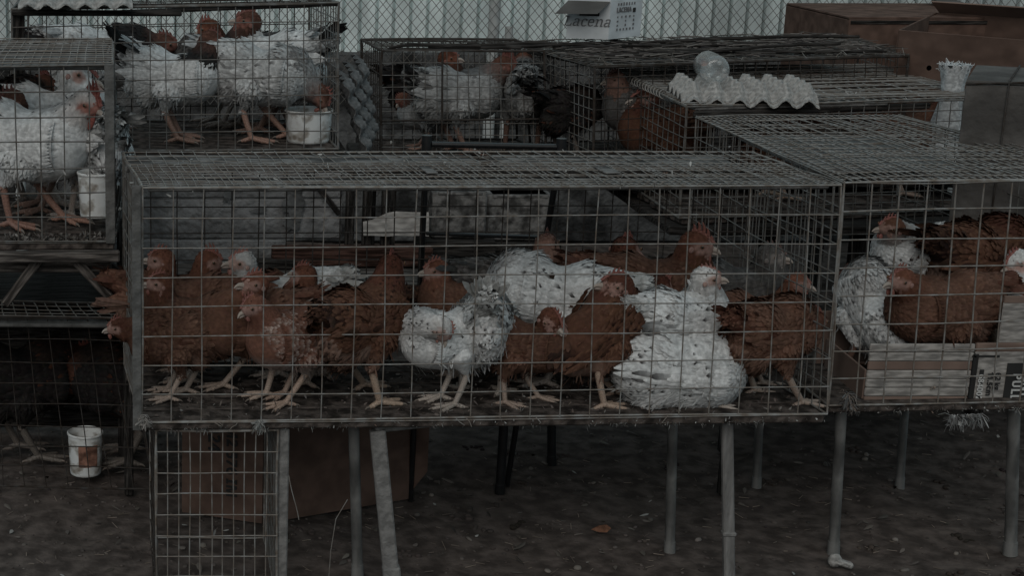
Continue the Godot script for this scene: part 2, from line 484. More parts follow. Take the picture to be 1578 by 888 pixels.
# spec: head (position in hen units), look (yaw, pitch of the head), pitch, sit, tail, ruffle, feet
func make_hen(label: String, at: Vector3, yaw: float, sc: float, pal: String, spec: Dictionary, group: String) -> Node3D:
	var P: Dictionary = PAL[pal]
	rng.seed = hash(label)
	var root := thing("hen", label, "chicken", at, group)
	root.rotation.y = deg_to_rad(yaw)
	root.scale = Vector3.ONE * sc
	var sit: float = spec.get("sit", 0.0)
	var pit := Basis(Vector3(0, 0, 1), deg_to_rad(spec.get("pitch", 0.0)))
	var hip := Vector3(-0.01, 0.176 - sit, 0)
	var fat: float = spec.get("fat", 1.0)
	var R := func(x: float, y: float, z: float) -> Vector3:        # body point, y measured from the hip
		return hip + pit * Vector3(x, y, z)
	var bones := []
	var back := pit * Vector3(-1, -0.12, 0)
	bones.append([R.call(-0.065, 0.0, 0), R.call(0.06, -0.005, 0), 0.057 * fat, 0.069 * fat, 0, back])
	bones.append([R.call(0.02, -0.025, 0), R.call(0.075, 0.012, 0), 0.055 * fat, 0.052 * fat, 0, pit * Vector3(-1, -0.5, 0)])
	bones.append([R.call(-0.05, 0.02, 0), R.call(-0.135, 0.05, 0), 0.058 * fat, 0.026, 3, pit * Vector3(-1, 0.35, 0)])
	bones.append([R.call(-0.06, -0.035, 0), R.call(-0.10, -0.02, 0), 0.05 * fat, 0.03, 5, pit * Vector3(-0.8, -0.6, 0)])
	# neck: a curve from the shoulders to the head
	var n0: Vector3 = R.call(0.07, 0.025, 0)
	var hc: Vector3 = spec.get("head", Vector3(0.12, 0.285, 0))
	var reach := (hc - n0).length()
	if reach > 0.24:
		hc = n0 + (hc - n0) * (0.24 / reach); reach = 0.24
	var ly := deg_to_rad(spec.get("look", Vector2.ZERO).x)
	var lp := deg_to_rad(spec.get("look", Vector2.ZERO).y)
	var hb := Basis(Vector3.UP, ly) * Basis(Vector3(0, 0, 1), lp)
	var n1 := n0 + (pit * Vector3(0.75, 0.55, 0)).normalized() * reach * 0.35
	var n2 := hc + hb * Vector3(-0.45, -0.85, 0) * reach * 0.35
	var prev := n0
	for q in range(1, 6):
		var t := q / 5.0
		var p := n0 * pow(1 - t, 3) + n1 * 3 * t * pow(1 - t, 2) + n2 * 3 * t * t * (1 - t) + hc * pow(t, 3)
		var ra := lerpf(0.055, 0.0195, pow((q - 1) / 5.0, 0.6))
		var rb := lerpf(0.055, 0.0195, pow(t, 0.6))
		bones.append([prev, p, ra, rb, 1, (prev - p).normalized()])
		prev = p
	var hf := hb * Vector3(1, 0, 0)
	var hu := hb * Vector3(0, 1, 0)
	var hr := hb * Vector3(0, 0, 1)
	bones.append([hc - hf * 0.006 + hu * 0.002, hc + hf * 0.012, 0.0222, 0.0165, 2, -hf])
	bones.append([hc + hf * 0.012 - hu * 0.002, hc + hf * 0.024 - hu * 0.004, 0.015, 0.0095, 2, -hf])
	# thighs
	var feet: Array = spec.get("feet", [Vector2(0.005, 0.045), Vector2(0.0, -0.045)])
	var hocks := []
	if sit < 0.05:
		for q in 2:
			var s := 1.0 if q == 0 else -1.0
			var fp: Vector2 = feet[q]
			var hk := Vector3(lerpf(-0.03, fp.x, 0.45) - 0.018, 0.086 - sit * 0.5, lerpf(0.045 * s, fp.y, 0.6))
			hocks.append(hk)
			bones.append([R.call(-0.01, -0.035, 0.045 * s), hk + Vector3(0.004, 0.012, 0), 0.041 * fat, 0.0125, 4, Vector3(-0.25, -1, 0)])
	var sk := skin(bones)
	var reach_f := 0.02
	var reach_s := 0.02
	var reach_u := 0.02
	var vs: PackedVector3Array = sk.v
	var ns: PackedVector3Array = sk.n
	var wh: PackedInt32Array = sk.w
	for p in vs:
		var q := p - hc
		var qf := q.dot(hf)
		var qu := q.dot(hu)
		var qr := q.dot(hr)
		if absf(qr) < 0.012 and absf(qu + 0.003) < 0.012 and qf < 0.06:
			reach_f = maxf(reach_f, qf)
		if absf(qf - 0.010) < 0.009 and absf(qu - 0.002) < 0.009 and absf(qr) < 0.05:
			reach_s = maxf(reach_s, absf(qr))
		if absf(qr) < 0.010 and absf(qf) < 0.012 and qu < 0.05:
			reach_u = maxf(reach_u, qu)
	var fn := FastNoiseLite.new()
	fn.seed = rng.randi() % 9999; fn.frequency = 14.0
	var cols := PackedColorArray(); cols.resize(vs.size())
	var regs := PackedByteArray(); regs.resize(vs.size())
	var names := ["body", "neck", "head", "tail", "body", "belly"]
	var tone := 1.0 + (j(0.27) if pal.contains("brown") else j(0.08))
	for t in vs.size():
		var p := vs[t]
		var reg: int = bones[wh[t]][4]
		regs[t] = reg
		var cc: Color = P[names[reg]]
		var lowness := clampf((hip.y - 0.03 - p.y) / 0.05, 0.0, 1.0)
		if reg == 0 or reg == 4:
			cc = cc.lerp(P.belly, lowness * 0.85)
		if reg == 3:
			cc = (P.body as Color).lerp(P.tail, clampf((-0.078 - (pit.inverse() * (p - hip)).x) / 0.05, 0.0, 1.0))
		if reg == 1:
			var up := clampf(((p - hc).length() - 0.012) / 0.055, 0.0, 1.0)
			cc = (P.head as Color).lerp(P.neck, up)
			cc = cc.lerp(P.body, clampf(((p - hc).length() - 0.12) / 0.07, 0.0, 0.8))
		cc = cc * (tone * (1.0 + 0.38 * fn.get_noise_3dv(p)))
		var fq := p - hc
		var fx := fq.dot(hf)
		var fu := fq.dot(hu)
		if fx > -0.016 and absf(fq.dot(hr)) < 0.05:
			var e := Vector2((fx - 0.013) / 0.017, (fu + 0.002) / 0.0125).length() + fn.get_noise_3dv(p * 6.0) * 0.25
			if fx > reach_f - 0.012 and fu > -0.016:
				e = minf(e, 0.6)
			if e < 1.15 and reg <= 2:
				cc = cc.lerp(P.face, clampf((1.15 - e) / 0.35, 0.0, 1.0))
		cc.a = 1.0
		cols[t] = cc
	var body := MB.new()
	body.v = vs; body.n = ns; body.c = cols; body.i = sk.i
	obj("body", body, M.plumage, root)
	# contour feathers all over the body
	var fe := MB.new()
	var ruffle: float = spec.get("ruffle", 1.0)
	var want: float = clampf(3600.0 / vs.size(), 0.15, 1.0)
	var fs := 1.0 / sqrt(maxf(sc, 0.8))
	var facec := hc + hf * 0.014
	for t in vs.size():
		if rng.randf() > want:
			continue
		var p := vs[t]
		var nn := ns[t]
		var reg := regs[t]
		if (p - (facec + hr * reach_s * signf((p - hc).dot(hr)))).length() < 0.019 or (p - hc).dot(hf) > reach_f - 0.008:
			continue
		var fl: Vector3 = bones[wh[t]][5]
		fl = (fl + jv(0.28)).normalized()
		var d := fl - nn * fl.dot(nn)
		if d.length() < 0.15:
			continue
		d = d.normalized()
		var L := 0.024
		var W := 0.0095
		var lift := 0.0009
		match reg:
			1:
				var q := clampf((p - hc).length() / 0.10, 0.0, 1.0)
				L = lerpf(0.011, 0.032, q); W = lerpf(0.007, 0.009, q); lift = 0.001
			2:
				L = 0.009; W = 0.006; lift = 0.0008
			3:
				L = 0.036; W = 0.011; lift = 0.003
			4:
				L = 0.022; W = 0.009; lift = 0.0012
			5:
				L = 0.030; W = 0.009; lift = 0.004
		L *= rng.randf_range(0.75, 1.25) * fs
		W *= fs
		lift *= rng.randf_range(0.3, 1.5) * (0.5 + 0.5 * ruffle)
		var c0 := cols[t]
		var c1 := c0.lerp(P.edge if reg != 1 and reg != 2 else c0 * 1.25, rng.randf_range(0.05, 0.85))
		if rng.randf() < float(P.sp) * (1.0 if reg != 1 else 1.6) * maxf(0.0, 0.25 + fn.get_noise_3dv(p * 0.6) * 2.0) * 1.5:
			c1 = (P.speck as Color)
		var br := 1.0 + (j(0.06) if c0.r > 0.3 else j(0.14))
		c1 = Color(c1.r * br, c1.g * br, c1.b * br)
		fe.feather(p, d, nn, L, W, lift, c0, c1)
	for q in 220:
		var t := rng.randi() % vs.size()
		var reg := regs[t]
		if reg == 2 or (reg == 1 and (vs[t] - hc).length() < 0.05):
			continue
		if reg != 4 and reg != 5 and vs[t].y > hip.y - 0.02 and rng.randf() < 0.6:
			continue
		var fl: Vector3 = (bones[wh[t]][5] + ns[t] * 0.12 + Vector3(0, -0.35, 0) + jv(0.4)).normalized()
		fe.quill(vs[t], fl, ns[t], rng.randf_range(0.018, 0.036) * fs, 0.0042 * fs, ns[t] * 0.15 + jv(0.25), cols[t], cols[t].lerp(P.edge, 0.5))
	stuff(obj("plumage", fe, M.plumage, root))
	# wings
	for s: float in [1.0, -1.0]:
		var wb := MB.new()
		var droop: float = spec.get("droop", 0.0)
		var wp := func(u: float, v: float) -> Vector3:
			u = clampf(u, 0.0, 1.0)
			var tuck := 0.016 * pow(absf(v * 2.0 - 1.0), 3.0)
			return R.call(lerpf(0.072, -0.135, u), 0.052 - 0.028 * u - v * (0.092 * pow(1.0 - u, 0.6) + 0.01) - droop * u * u, s * ((0.067 * fat - 0.036 * pow(u, 1.6)) + 0.016 * sin(PI * clampf(v, 0, 1)) * (1 - u * 0.5) - tuck))
		var cw: Color = P.body
		wb.col = cw
		var nu := 10
		var nv := 7
		for a in nu + 1:
			for b in nv + 1:
				var p: Vector3 = wp.call(a / float(nu), b / float(nv))
				var du: Vector3 = wp.call(minf(a / float(nu) + 0.02, 1.0), b / float(nv)) - wp.call(maxf(a / float(nu) - 0.02, 0.0), b / float(nv))
				var dv: Vector3 = wp.call(a / float(nu), b / float(nv) + 0.02) - wp.call(a / float(nu), b / float(nv) - 0.02)
				var nn: Vector3 = du.cross(dv).normalized() * -s
				if nn.z * s < 0:
					nn = -nn
				wb.vert(p, nn)
		for a in nu:
			for b in nv:
				var q := a * (nv + 1) + b
				if s > 0.0:
					wb.i.append_array([q, q + 1, q + nv + 1, q + 1, q + nv + 2, q + nv + 1])
				else:
					wb.i.append_array([q, q + nv + 1, q + 1, q + 1, q + nv + 1, q + nv + 2])
		var rows := [[-0.02, 15, 0.028, 0.016], [0.05, 15, 0.028, 0.016], [0.12, 15, 0.029, 0.016], [0.20, 14, 0.032, 0.016], [0.29, 13, 0.040, 0.016], [0.40, 11, 0.052, 0.017], [0.51, 9, 0.064, 0.017], [0.63, 8, 0.072, 0.016], [0.72, 6, 0.076, 0.015]]
		for ri in range(rows.size() - 1, -1, -1):
			var rw: Array = rows[ri]
			for q in int(rw[1]):
				var v := (q + 0.5 + j(0.2)) / float(rw[1])
				var p: Vector3 = wp.call(rw[0], v)
				var pe: Vector3 = wp.call(minf(rw[0] + 0.25, 1.0), lerpf(v, 0.5, 0.12))
				var out := (pit * Vector3(0, 0.12 * (0.5 - v) * 2.0, s)).normalized()
				var d := (pe - p + jv(0.004)).normalized()
				out = (out - d * out.dot(d)).normalized()
				var c0 := cw * (tone * (1.0 + j(0.14)))
				c0.a = 1.0
				var c1: Color = c0.lerp(P.edge, rng.randf_range(0.2, 0.9))
				if rng.randf() < float(P.sp) * (1.6 if ri > 4 else 0.45):
					c1 = P.speck
				if ri >= 5:
					wb.quill(p + out * (0.0008 * (rows.size() - ri) * ruffle), d, out, float(rw[2]) * rng.randf_range(0.9, 1.15), rw[3], Vector3(0, -0.12, -s * 0.10) + jv(0.05), c0, c1)
				else:
					wb.feather(p + out * (0.0008 * (rows.size() - ri)), d, out, float(rw[2]) * rng.randf_range(0.9, 1.15), float(rw[3]) * 0.8, 0.0016 * ruffle, c0, c1)
		obj("wing", wb, M.plumage, root)
	# tail
	var tb := MB.new()
	var ta := deg_to_rad(spec.get("tail", 30.0))
	var tl: float = spec.get("tail_len", 0.085)
	var tr: Vector3 = R.call(-0.115, 0.05, 0)
	for q in 14:
		var s := (q - 6.5) / 6.5
		var up := ta + j(0.10) - absf(s) * 0.25
		var d := (pit * Vector3(-cos(up), sin(up), s * 0.42)).normalized()
		var out := (pit * Vector3(sin(up), cos(up), 0) + Vector3(0, 0, s * 1.3)).normalized()
		out = (out - d * out.dot(d)).normalized()
		var c0: Color = P.tail * (1.0 + j(0.2))
		c0.a = 1.0
		tb.quill(tr + Vector3(0, 0, s * 0.016) + jv(0.004), d, out, tl * rng.randf_range(0.8, 1.15), 0.018, Vector3(0, -0.22, s * 0.15) + jv(0.06), c0, c0.lerp(P.edge if c0.r > 0.03 else c0 * 1.8, rng.randf_range(0.0, 0.5)))
	for q in 16:
		var s := j(1.0)
		var d := (pit * Vector3(-cos(ta * 0.7), sin(ta * 0.7), s * 0.5)).normalized()
		var out := (pit * Vector3(sin(ta * 0.7), cos(ta * 0.7), 0) + Vector3(0, 0, s * 1.2)).normalized()
		out = (out - d * out.dot(d)).normalized()
		var c0: Color = (P.body as Color).lerp(P.tail, rng.randf()) * (1.0 + j(0.15))
		c0.a = 1.0
		tb.quill(R.call(-0.085, 0.062, 0) + Vector3(0, 0, s * 0.026) + jv(0.004), d, out, tl * 0.62 * rng.randf_range(0.8, 1.2), 0.014, Vector3(0, -0.3, s * 0.2) + jv(0.08), c0, c0.lerp(P.edge if c0.r > 0.3 or pal.contains("brown") else c0 * 1.4, rng.randf_range(0.0, 0.7)))
	obj("tail", tb, M.plumage, root)
	# head: beak, comb, wattles, bare face, eyes
	var bk := MB.new()
	bk.col = Color(0.31, 0.265, 0.23)
	var b0 := hc + hf * (reach_f - 0.001) - hu * 0.004
	bk.tube(PackedVector3Array([b0 - hf * 0.006, b0 + hf * 0.005 + hu * 0.001, b0 + hf * 0.011 - hu * 0.001, b0 + hf * 0.0165 - hu * 0.0055]), 0.0080, 0.0012, 8)
	bk.col = Color(0.30, 0.25, 0.22)
	bk.tube(PackedVector3Array([b0 - hf * 0.006 - hu * 0.006, b0 + hf * 0.006 - hu * 0.007, b0 + hf * 0.012 - hu * 0.0075]), 0.0055, 0.0012, 7)
	obj("beak", bk, M.horn, root)
	var big: float = spec.get("comb", 1.0)
	var cb := MB.new()
	cb.col = P.comb
	var ridge := PackedVector3Array()
	for q in 6:
		var t := q / 5.0
		ridge.append(hc + hf * lerpf(reach_f - 0.003, -0.014, t) + hu * (0.006 + (reach_u - 0.005) * sin(lerpf(0.12, 2.0, t))))
	cb.tube(ridge, 0.0042 * sqrt(big), 0.003 * sqrt(big), 6)
	for q in 5:
		var p := ridge[q].lerp(ridge[q + 1], 0.5)
		var hgt := [0.008, 0.012, 0.015, 0.013, 0.009][q] as float
		cb.tube(PackedVector3Array([p - hu * 0.002, p + (hu * 0.6 - hf * 0.1) * hgt * big, p + (hu - hf * 0.35) * hgt * big]), 0.0042 * sqrt(big), 0.001, 6)
	obj("comb", cb, M.skin, root)
	for s: float in [1.0, -1.0]:
		var wt := MB.new()
		wt.col = P.comb
		wt.ball(hc + hf * (reach_f - 0.006) - hu * (0.017 + 0.006 * big) + hr * s * 0.007, Vector3(0.0055, 0.008 * big, 0.0028) * sqrt(big), hb, 8)
		obj("wattle", wt, M.skin, root)
		if spec.get("noface", false):
			continue
		var fc := MB.new()
		fc.col = (P.face as Color).lerp(P.comb, 0.25)
		fc.ball(hc - hf * 0.007 - hu * 0.008 + hr * s * (reach_s - 0.0015), Vector3(0.0055, 0.0065, 0.0022), hb, 8)
		obj("ear_lobe", fc, M.skin, root)
		var ey := MB.new()
		ey.col = Color(0.16, 0.085, 0.045)
		ey.ball(hc + hf * 0.012 + hu * 0.003 + hr * s * (reach_s - 0.0002), Vector3(0.0046, 0.0042, 0.0016), hb, 10)
		ey.col = Color(0.01, 0.009, 0.009)
		ey.ball(hc + hf * 0.012 + hu * 0.003 + hr * s * (reach_s + 0.0006), Vector3(0.0029, 0.0029, 0.0018), hb, 8)
		obj("eye", ey, M.eye, root)
	# legs with three toes forward and one back
	if sit < 0.05:
		for q in 2:
			var lg := MB.new()
			var fp: Vector2 = feet[q]
			var lc: Color = (P.leg as Color) * (1.0 + j(0.18))
			lc.a = 1.0
			lg.col = lc
			var an := Vector3(fp.x, 0.014, fp.y)
			lg.tube(PackedVector3Array([hocks[q] + Vector3(0.004, 0.016, 0), hocks[q], hocks[q].lerp(an, 0.5) + Vector3(-0.001, 0, 0), an]), 0.0095, 0.0070, 8)
			lg.ball(an, Vector3(0.0095, 0.0082, 0.0095), Basis.IDENTITY, 8)
			var turn := j(0.25) + deg_to_rad(spec.get("toe", 0.0))
			var claws := []
			for tq in 4:
				var cl := MB.new()
				cl.col = Color(0.16, 0.13, 0.11)
				claws.append(cl)
				var ang: float = [-0.55, 0.0, 0.55, PI + 0.1][tq] + turn + j(0.1)
				var tlen: float = [0.050, 0.060, 0.050, 0.026][tq]
				var d := Vector3(cos(ang), 0, sin(ang))
				lg.col = lc
				lg.tube(PackedVector3Array([an, an + d * tlen * 0.35 + Vector3(0, -0.004, 0), an + d * tlen * 0.65 + Vector3(0, -0.006, 0), an + d * tlen + Vector3(0, -0.0090, 0)]), 0.0070, 0.0042, 7)
				lg.ball(an + d * tlen * 0.62 + Vector3(0, -0.0065, 0), Vector3(0.0070, 0.0065, 0.0070), Basis.IDENTITY, 6)
				cl.tube(PackedVector3Array([an + d * tlen + Vector3(0, -0.008, 0), an + d * (tlen + 0.007) + Vector3(0, -0.009, 0), an + d * (tlen + 0.012) + Vector3(0, -0.0125, 0)]), 0.0034, 0.0008, 6)
			var leg := obj("leg", lg, M.skin, root)
			for cl in claws:
				obj("claw", cl, M.horn, leg)
	elif spec.get("peek", false):
		var lg := MB.new()
		lg.col = P.leg
		var an := Vector3(0.055, 0.012, 0.05)
		for tq in 3:
			var ang: float = [-0.45, 0.0, 0.5][tq]
			var d := Vector3(cos(ang), 0, sin(ang))
			lg.tube(PackedVector3Array([an - d * 0.02, an + d * 0.03 + Vector3(0, -0.004, 0), an + d * 0.055 + Vector3(0, -0.009, 0)]), 0.006, 0.003, 7)
		obj("foot", lg, M.skin, root)
	return root

# hx: picture column of the hips; z: how far back; floor: the height of the cage floor; head: picture point of the head, dz its offset in depth
func hen(label: String, hx: float, z: float, fl: float, yaw: float, sc: float, pal: String, head: Vector2, dz: float, spec: Dictionary = {}, group: String = "") -> Node3D:
	var at := Vector3(at_x(hx, z, fl + 0.17 * sc), fl, z)
	if head.x > 0.0:
		for k in 14:        # a head held low belongs to a smaller hen
			var l0 := (at_z(head.x, head.y, z + dz) - at).rotated(Vector3.UP, -deg_to_rad(yaw)) / sc
			if (l0 - Vector3(0.06, 0.20 - spec.get("sit", 0.0), 0)).length() > 0.085 or l0.y > 0.27:
				break
			sc *= 0.965
		var w := at_z(head.x, head.y, z + dz)
		var l := (w - at).rotated(Vector3.UP, -deg_to_rad(yaw)) / sc
		spec["head"] = l
		var n0 := Vector3(0.06, 0.20 - spec.get("sit", 0.0), 0)
		var r := (l - n0).length()
		if r > 0.22 or r < 0.06:
			print("neck ", snappedf(r, 0.01), " head ", l, " : ", label)
	return make_hen(label, at, yaw, sc, pal, spec, group)

# ---------------------------------------------------------------- cages
# corners of a panel: a (left, low), b (right, low), c (left, top), d (right, top)
func wire_path(p: Vector3, q: Vector3, wob: float, off: Vector3) -> PackedVector3Array:
	var r := PackedVector3Array()
	var sag := jv(wob)
	var sag2 := jv(wob * 0.6)
	for k in 7:
		var t := k / 6.0
		r.append(p.lerp(q, t) + off + sag * sin(PI * t) + sag2 * sin(TAU * t))
	return r

func panel(root: Node3D, a: Vector3, b: Vector3, c: Vector3, d: Vector3, nu: int, nv: int, r: float, mt: Material, called: String, single: bool, wob: float = 0.002, sides: int = 5) -> void:
	var nn := (b - a).cross(c - a).normalized() * r * 1.7
	var mb := MB.new()
	for k in nu + nv + 2:
		var path: PackedVector3Array
		if k <= nu:
			var t := k / float(nu)
			path = wire_path(a.lerp(b, t), c.lerp(d, t), wob, Vector3.ZERO)
		else:
			var t := (k - nu - 1) / float(nv)
			path = wire_path(a.lerp(c, t), b.lerp(d, t), wob, nn)
		if single:
			var w := MB.new()
			w.tube(path, r, r, 6)
			obj("wire", w, mt, root)
		else:
			mb.tube(path, r, r, sides)
	if not single:
		stuff(obj(called, mb, mt, root))

func rod(root: Node3D, called: String, p: Vector3, q: Vector3, r: float, mt: Material, wob: float = 0.003) -> void:
	var mb := MB.new()
	mb.tube(wire_path(p, q, wob, Vector3.ZERO), r, r, 8)
	obj(called, mb, mt, root)

func plank(root: Node3D, called: String, p: Vector3, q: Vector3, wid: float, thick: float, mt: Material, up := Vector3.UP) -> MeshInstance3D:
	var d := (q - p).normalized()
	var s := d.cross(up).normalized()
	var mb := MB.new()
	var l := (q - p).length()
	mb.box(Vector3.ZERO, Vector3(l, thick, wid), Basis.IDENTITY, 0.004)
	var o := obj(called, mb, mt, root)
	o.transform = Transform3D(Basis(d, s.cross(d), s), (p + q) / 2.0)
	return o

func down_bits(root: Node3D, called: String, p: Vector3, q: Vector3, num: int, spread: Vector3, cs: Array, size: float) -> void:
	var mb := MB.new()
	for k in num:
		var c: Color = cs[rng.randi() % cs.size()] * (1.0 + j(0.3))
		c.a = 1.0
		var d := jv(1.0).normalized()
		mb.feather(p.lerp(q, rng.randf()) + Vector3(j(spread.x), j(spread.y), j(spread.z)), d, d.cross(jv(1.0)).normalized(), size * rng.randf_range(0.5, 1.6), size * rng.randf_range(0.15, 0.6), size * j(0.4), c, c)
	stuff(obj(called, mb, M.bits, root))

func tuft(root: Node3D, p: Vector3, q: Vector3, num: int, size: float, cs: Array) -> void:
	var mb := MB.new()
	var spots := []
	for k in maxi(4, num / 9):
		spots.append(rng.randf())
	for k in num:
		var c: Color = cs[rng.randi() % cs.size()] * (1.0 + j(0.35))
		c.a = 1.0
		mb.col = c
		var a := p.lerp(q, clampf(spots[rng.randi() % spots.size()] + j(0.012), 0.0, 1.0)) + jv(0.005)
		var d := (Vector3(0, -0.7, 0.15) + jv(0.8)).normalized()
		var l := size * rng.randf_range(0.3, 1.2)
		var m := a + d * l * 0.5 + jv(l * 0.2)
		var e := m + (d + Vector3(0, -0.5, 0) + jv(0.6)).normalized() * l * 0.5
		if k % 3 == 0:
			mb.quill(a, d, jv(1.0).normalized(), l, size * rng.randf_range(0.10, 0.34), jv(0.7), c, c)
		else:
			mb.tube(PackedVector3Array([a, m, e]), rng.randf_range(0.0007, 0.0016), 0.0004, 4, false)
	stuff(obj("tuft", mb, M.bits, root))

func text(root: Node3D, s: String, size: float, mt: Material, at: Vector3, bas: Basis, bold: bool = true, serif: bool = false) -> void:
	var f := SystemFont.new()
	f.font_names = PackedStringArray(["Droid Serif" if serif else "Droid Sans"])
	if bold:
		f.font_weight = 700
	if serif:
		f.font_italic = true
	var t := TextMesh.new()
	t.text = s; t.font = f; t.font_size = 64; t.pixel_size = size / 64.0; t.depth = 0.002
	t.material = mt
	var o := MeshInstance3D.new()
	o.mesh = t
	put(root, o, "lettering")
	o.transform = Transform3D(bas, at)

# a moulded pulp egg tray, nx by nz cells of the given pitch, with a wavy rim
func tray_mesh(nx: int, nz: int, pitch: float, depth: float) -> MB:
	var mb := MB.new()
	var q := 6
	var w := nx * q
	var h := nz * q
	var th := 0.004
	for side in 2:
		for b in h + 1:
			for a in w + 1:
				var u := a / float(q)
				var v := b / float(q)
				var cu := -cos(TAU * u)
				var cv := -cos(TAU * v)
				var y := depth * 0.5 * clampf((cu + cv) * 0.62 + 0.18 * cu * cv, -1.0, 1.0)
				var nnx := -sin(TAU * u) * depth / pitch * 1.6
				var nnz := -sin(TAU * v) * depth / pitch * 1.6
				mb.vert(Vector3((u - nx * 0.5) * pitch, y - side * th + j(0.0006), (v - nz * 0.5) * pitch), Vector3(nnx, 1, nnz).normalized() * (1.0 if side == 0 else -1.0))
	var m := (w + 1) * (h + 1)
	for b in h:
		for a in w:
			var k := b * (w + 1) + a
			mb.i.append_array([k, k + 1, k + w + 1, k + 1, k + w + 2, k + w + 1])
			mb.i.append_array([m + k, m + k + w + 1, m + k + 1, m + k + 1, m + k + w + 1, m + k + w + 2])
	for a in w:
		for b in [0, h]:
			var k: int = b * (w + 1) + a
			mb.face(mb.v[k], mb.v[k + 1], mb.v[m + k + 1], mb.v[m + k], Vector3(0, 0, -1 if b == 0 else 1))
	for b in h:
		for a in [0, w]:
			var k: int = b * (w + 1) + a
			mb.face(mb.v[k], mb.v[k + w + 1], mb.v[m + k + w + 1], mb.v[m + k], Vector3(-1 if a == 0 else 1, 0, 0))
	return mb

func egg_tray(label: String, at: Vector3, bas: Basis, nx: int, nz: int, pitch: float, depth: float, mt: Material) -> void:
	var o := obj("egg_tray", tray_mesh(nx, nz, pitch, depth), mt)
	o.transform = Transform3D(bas, at)
	tag(o, label, "egg tray", "pulp egg trays")

func tub(label: String, at: Vector3, r: float, h: float, group: String = "white plastic tubs") -> Node3D:
	var t := thing("plastic_tub", label, "tub", at, group)
	var mb := MB.new()
	mb.lathe(Vector3.ZERO, PackedVector2Array([Vector2(0.0, 0.004), Vector2(r * 0.86, 0.004), Vector2(r * 0.88, 0.0), Vector2(r * 0.9, 0.008), Vector2(r * 0.97, h * 0.7), Vector2(r, h * 0.96), Vector2(r * 1.0, h), Vector2(r * 0.965, h), Vector2(r * 0.95, h * 0.9), Vector2(r * 0.84, 0.012), Vector2(0, 0.012)]), Basis.IDENTITY, 28)
	obj("bowl", mb, M.tub, t)
	var rm := MB.new()
	rm.lathe(Vector3.ZERO, PackedVector2Array([Vector2(r * 1.0, h * 0.94), Vector2(r * 1.05, h * 0.95), Vector2(r * 1.05, h * 0.985), Vector2(r * 1.0, h * 1.0)]), Basis.IDENTITY, 28)
	obj("rim", rm, M.tub, t)
	return t

func post(label: String, p: Vector3, q: Vector3, r: float, mt: Material, called: String, cat: String, group: String, square: bool = false) -> void:
	var t := thing(called, label, cat, q, group)
	var mb := MB.new()
	var d := p - q
	if square:
		var up := d.normalized()
		var s := up.cross(Vector3(0, 0, 1)).normalized()
		mb.box(d / 2.0, Vector3(r * 2, d.length(), r * 1.4), Basis(s, up, s.cross(up)), 0.004)
	else:
		mb.tube(PackedVector3Array([Vector3.ZERO, d * 0.25 + jv(0.0008), d * 0.5, d * 0.75 + jv(0.0008), d]), r, r, 14)
	obj("shaft", mb, mt, t)
	var ft := MB.new()
	ft.tube(PackedVector3Array([Vector3(0, -0.01, 0), d.normalized() * 0.03]), r * 1.18, r * 1.12, 14)
	obj("foot", ft, mt, t)

# ---------------------------------------------------------------- the place
func _ready() -> void:
	rng.seed = 7
	var cam := Camera3D.new()
	cam.name = "camera"
	cam.position = Vector3(0, CAM_Y, 0)
	cam.rotation.x = -tilt
	cam.near = 0.1; cam.far = 200.0
	cam.projection = Camera3D.PROJECTION_FRUSTUM
	cam.size = 888.0 / FOCAL * cam.near
	cam.frustum_offset = Vector2((789.0 - CX) / FOCAL * cam.near, 0)
	add_child(cam)
	cam.make_current()
	var env := Environment.new()
	var sky := Sky.new()
	var sm := ProceduralSkyMaterial.new()
	sm.sky_top_color = Color(0.80, 0.90, 0.935)
	sm.sky_horizon_color = Color(0.745, 0.84, 0.875)
	sm.sky_curve = 0.25
	sm.ground_bottom_color = Color(0.12, 0.115, 0.11)
	sm.ground_horizon_color = Color(0.35, 0.36, 0.36)
	sm.sun_angle_max = 1.0
	sky.sky_material = sm
	env.background_mode = Environment.BG_SKY
	env.sky = sky
	env.background_energy_multiplier = 1.0
	env.tonemap_mode = Environment.TONE_MAPPER_LINEAR
	env.tonemap_exposure = 0.58
	env.sdfgi_enabled = true; env.ssao_enabled = true; env.ssil_enabled = true
	var we := WorldEnvironment.new()
	we.environment = env
	add_child(we)
	var sun := DirectionalLight3D.new()
	sun.light_energy = 0.5
	sun.light_angular_distance = 40.0
	sun.light_color = Color(1.0, 0.99, 0.97)
	sun.shadow_enabled = true
	sun.rotation_degrees = Vector3(-36, -20, 0)
	add_child(sun)
	make_materials()
	setting()
	back_row()
	front_row()
	table_parts()
	clutter()
	all_hens()

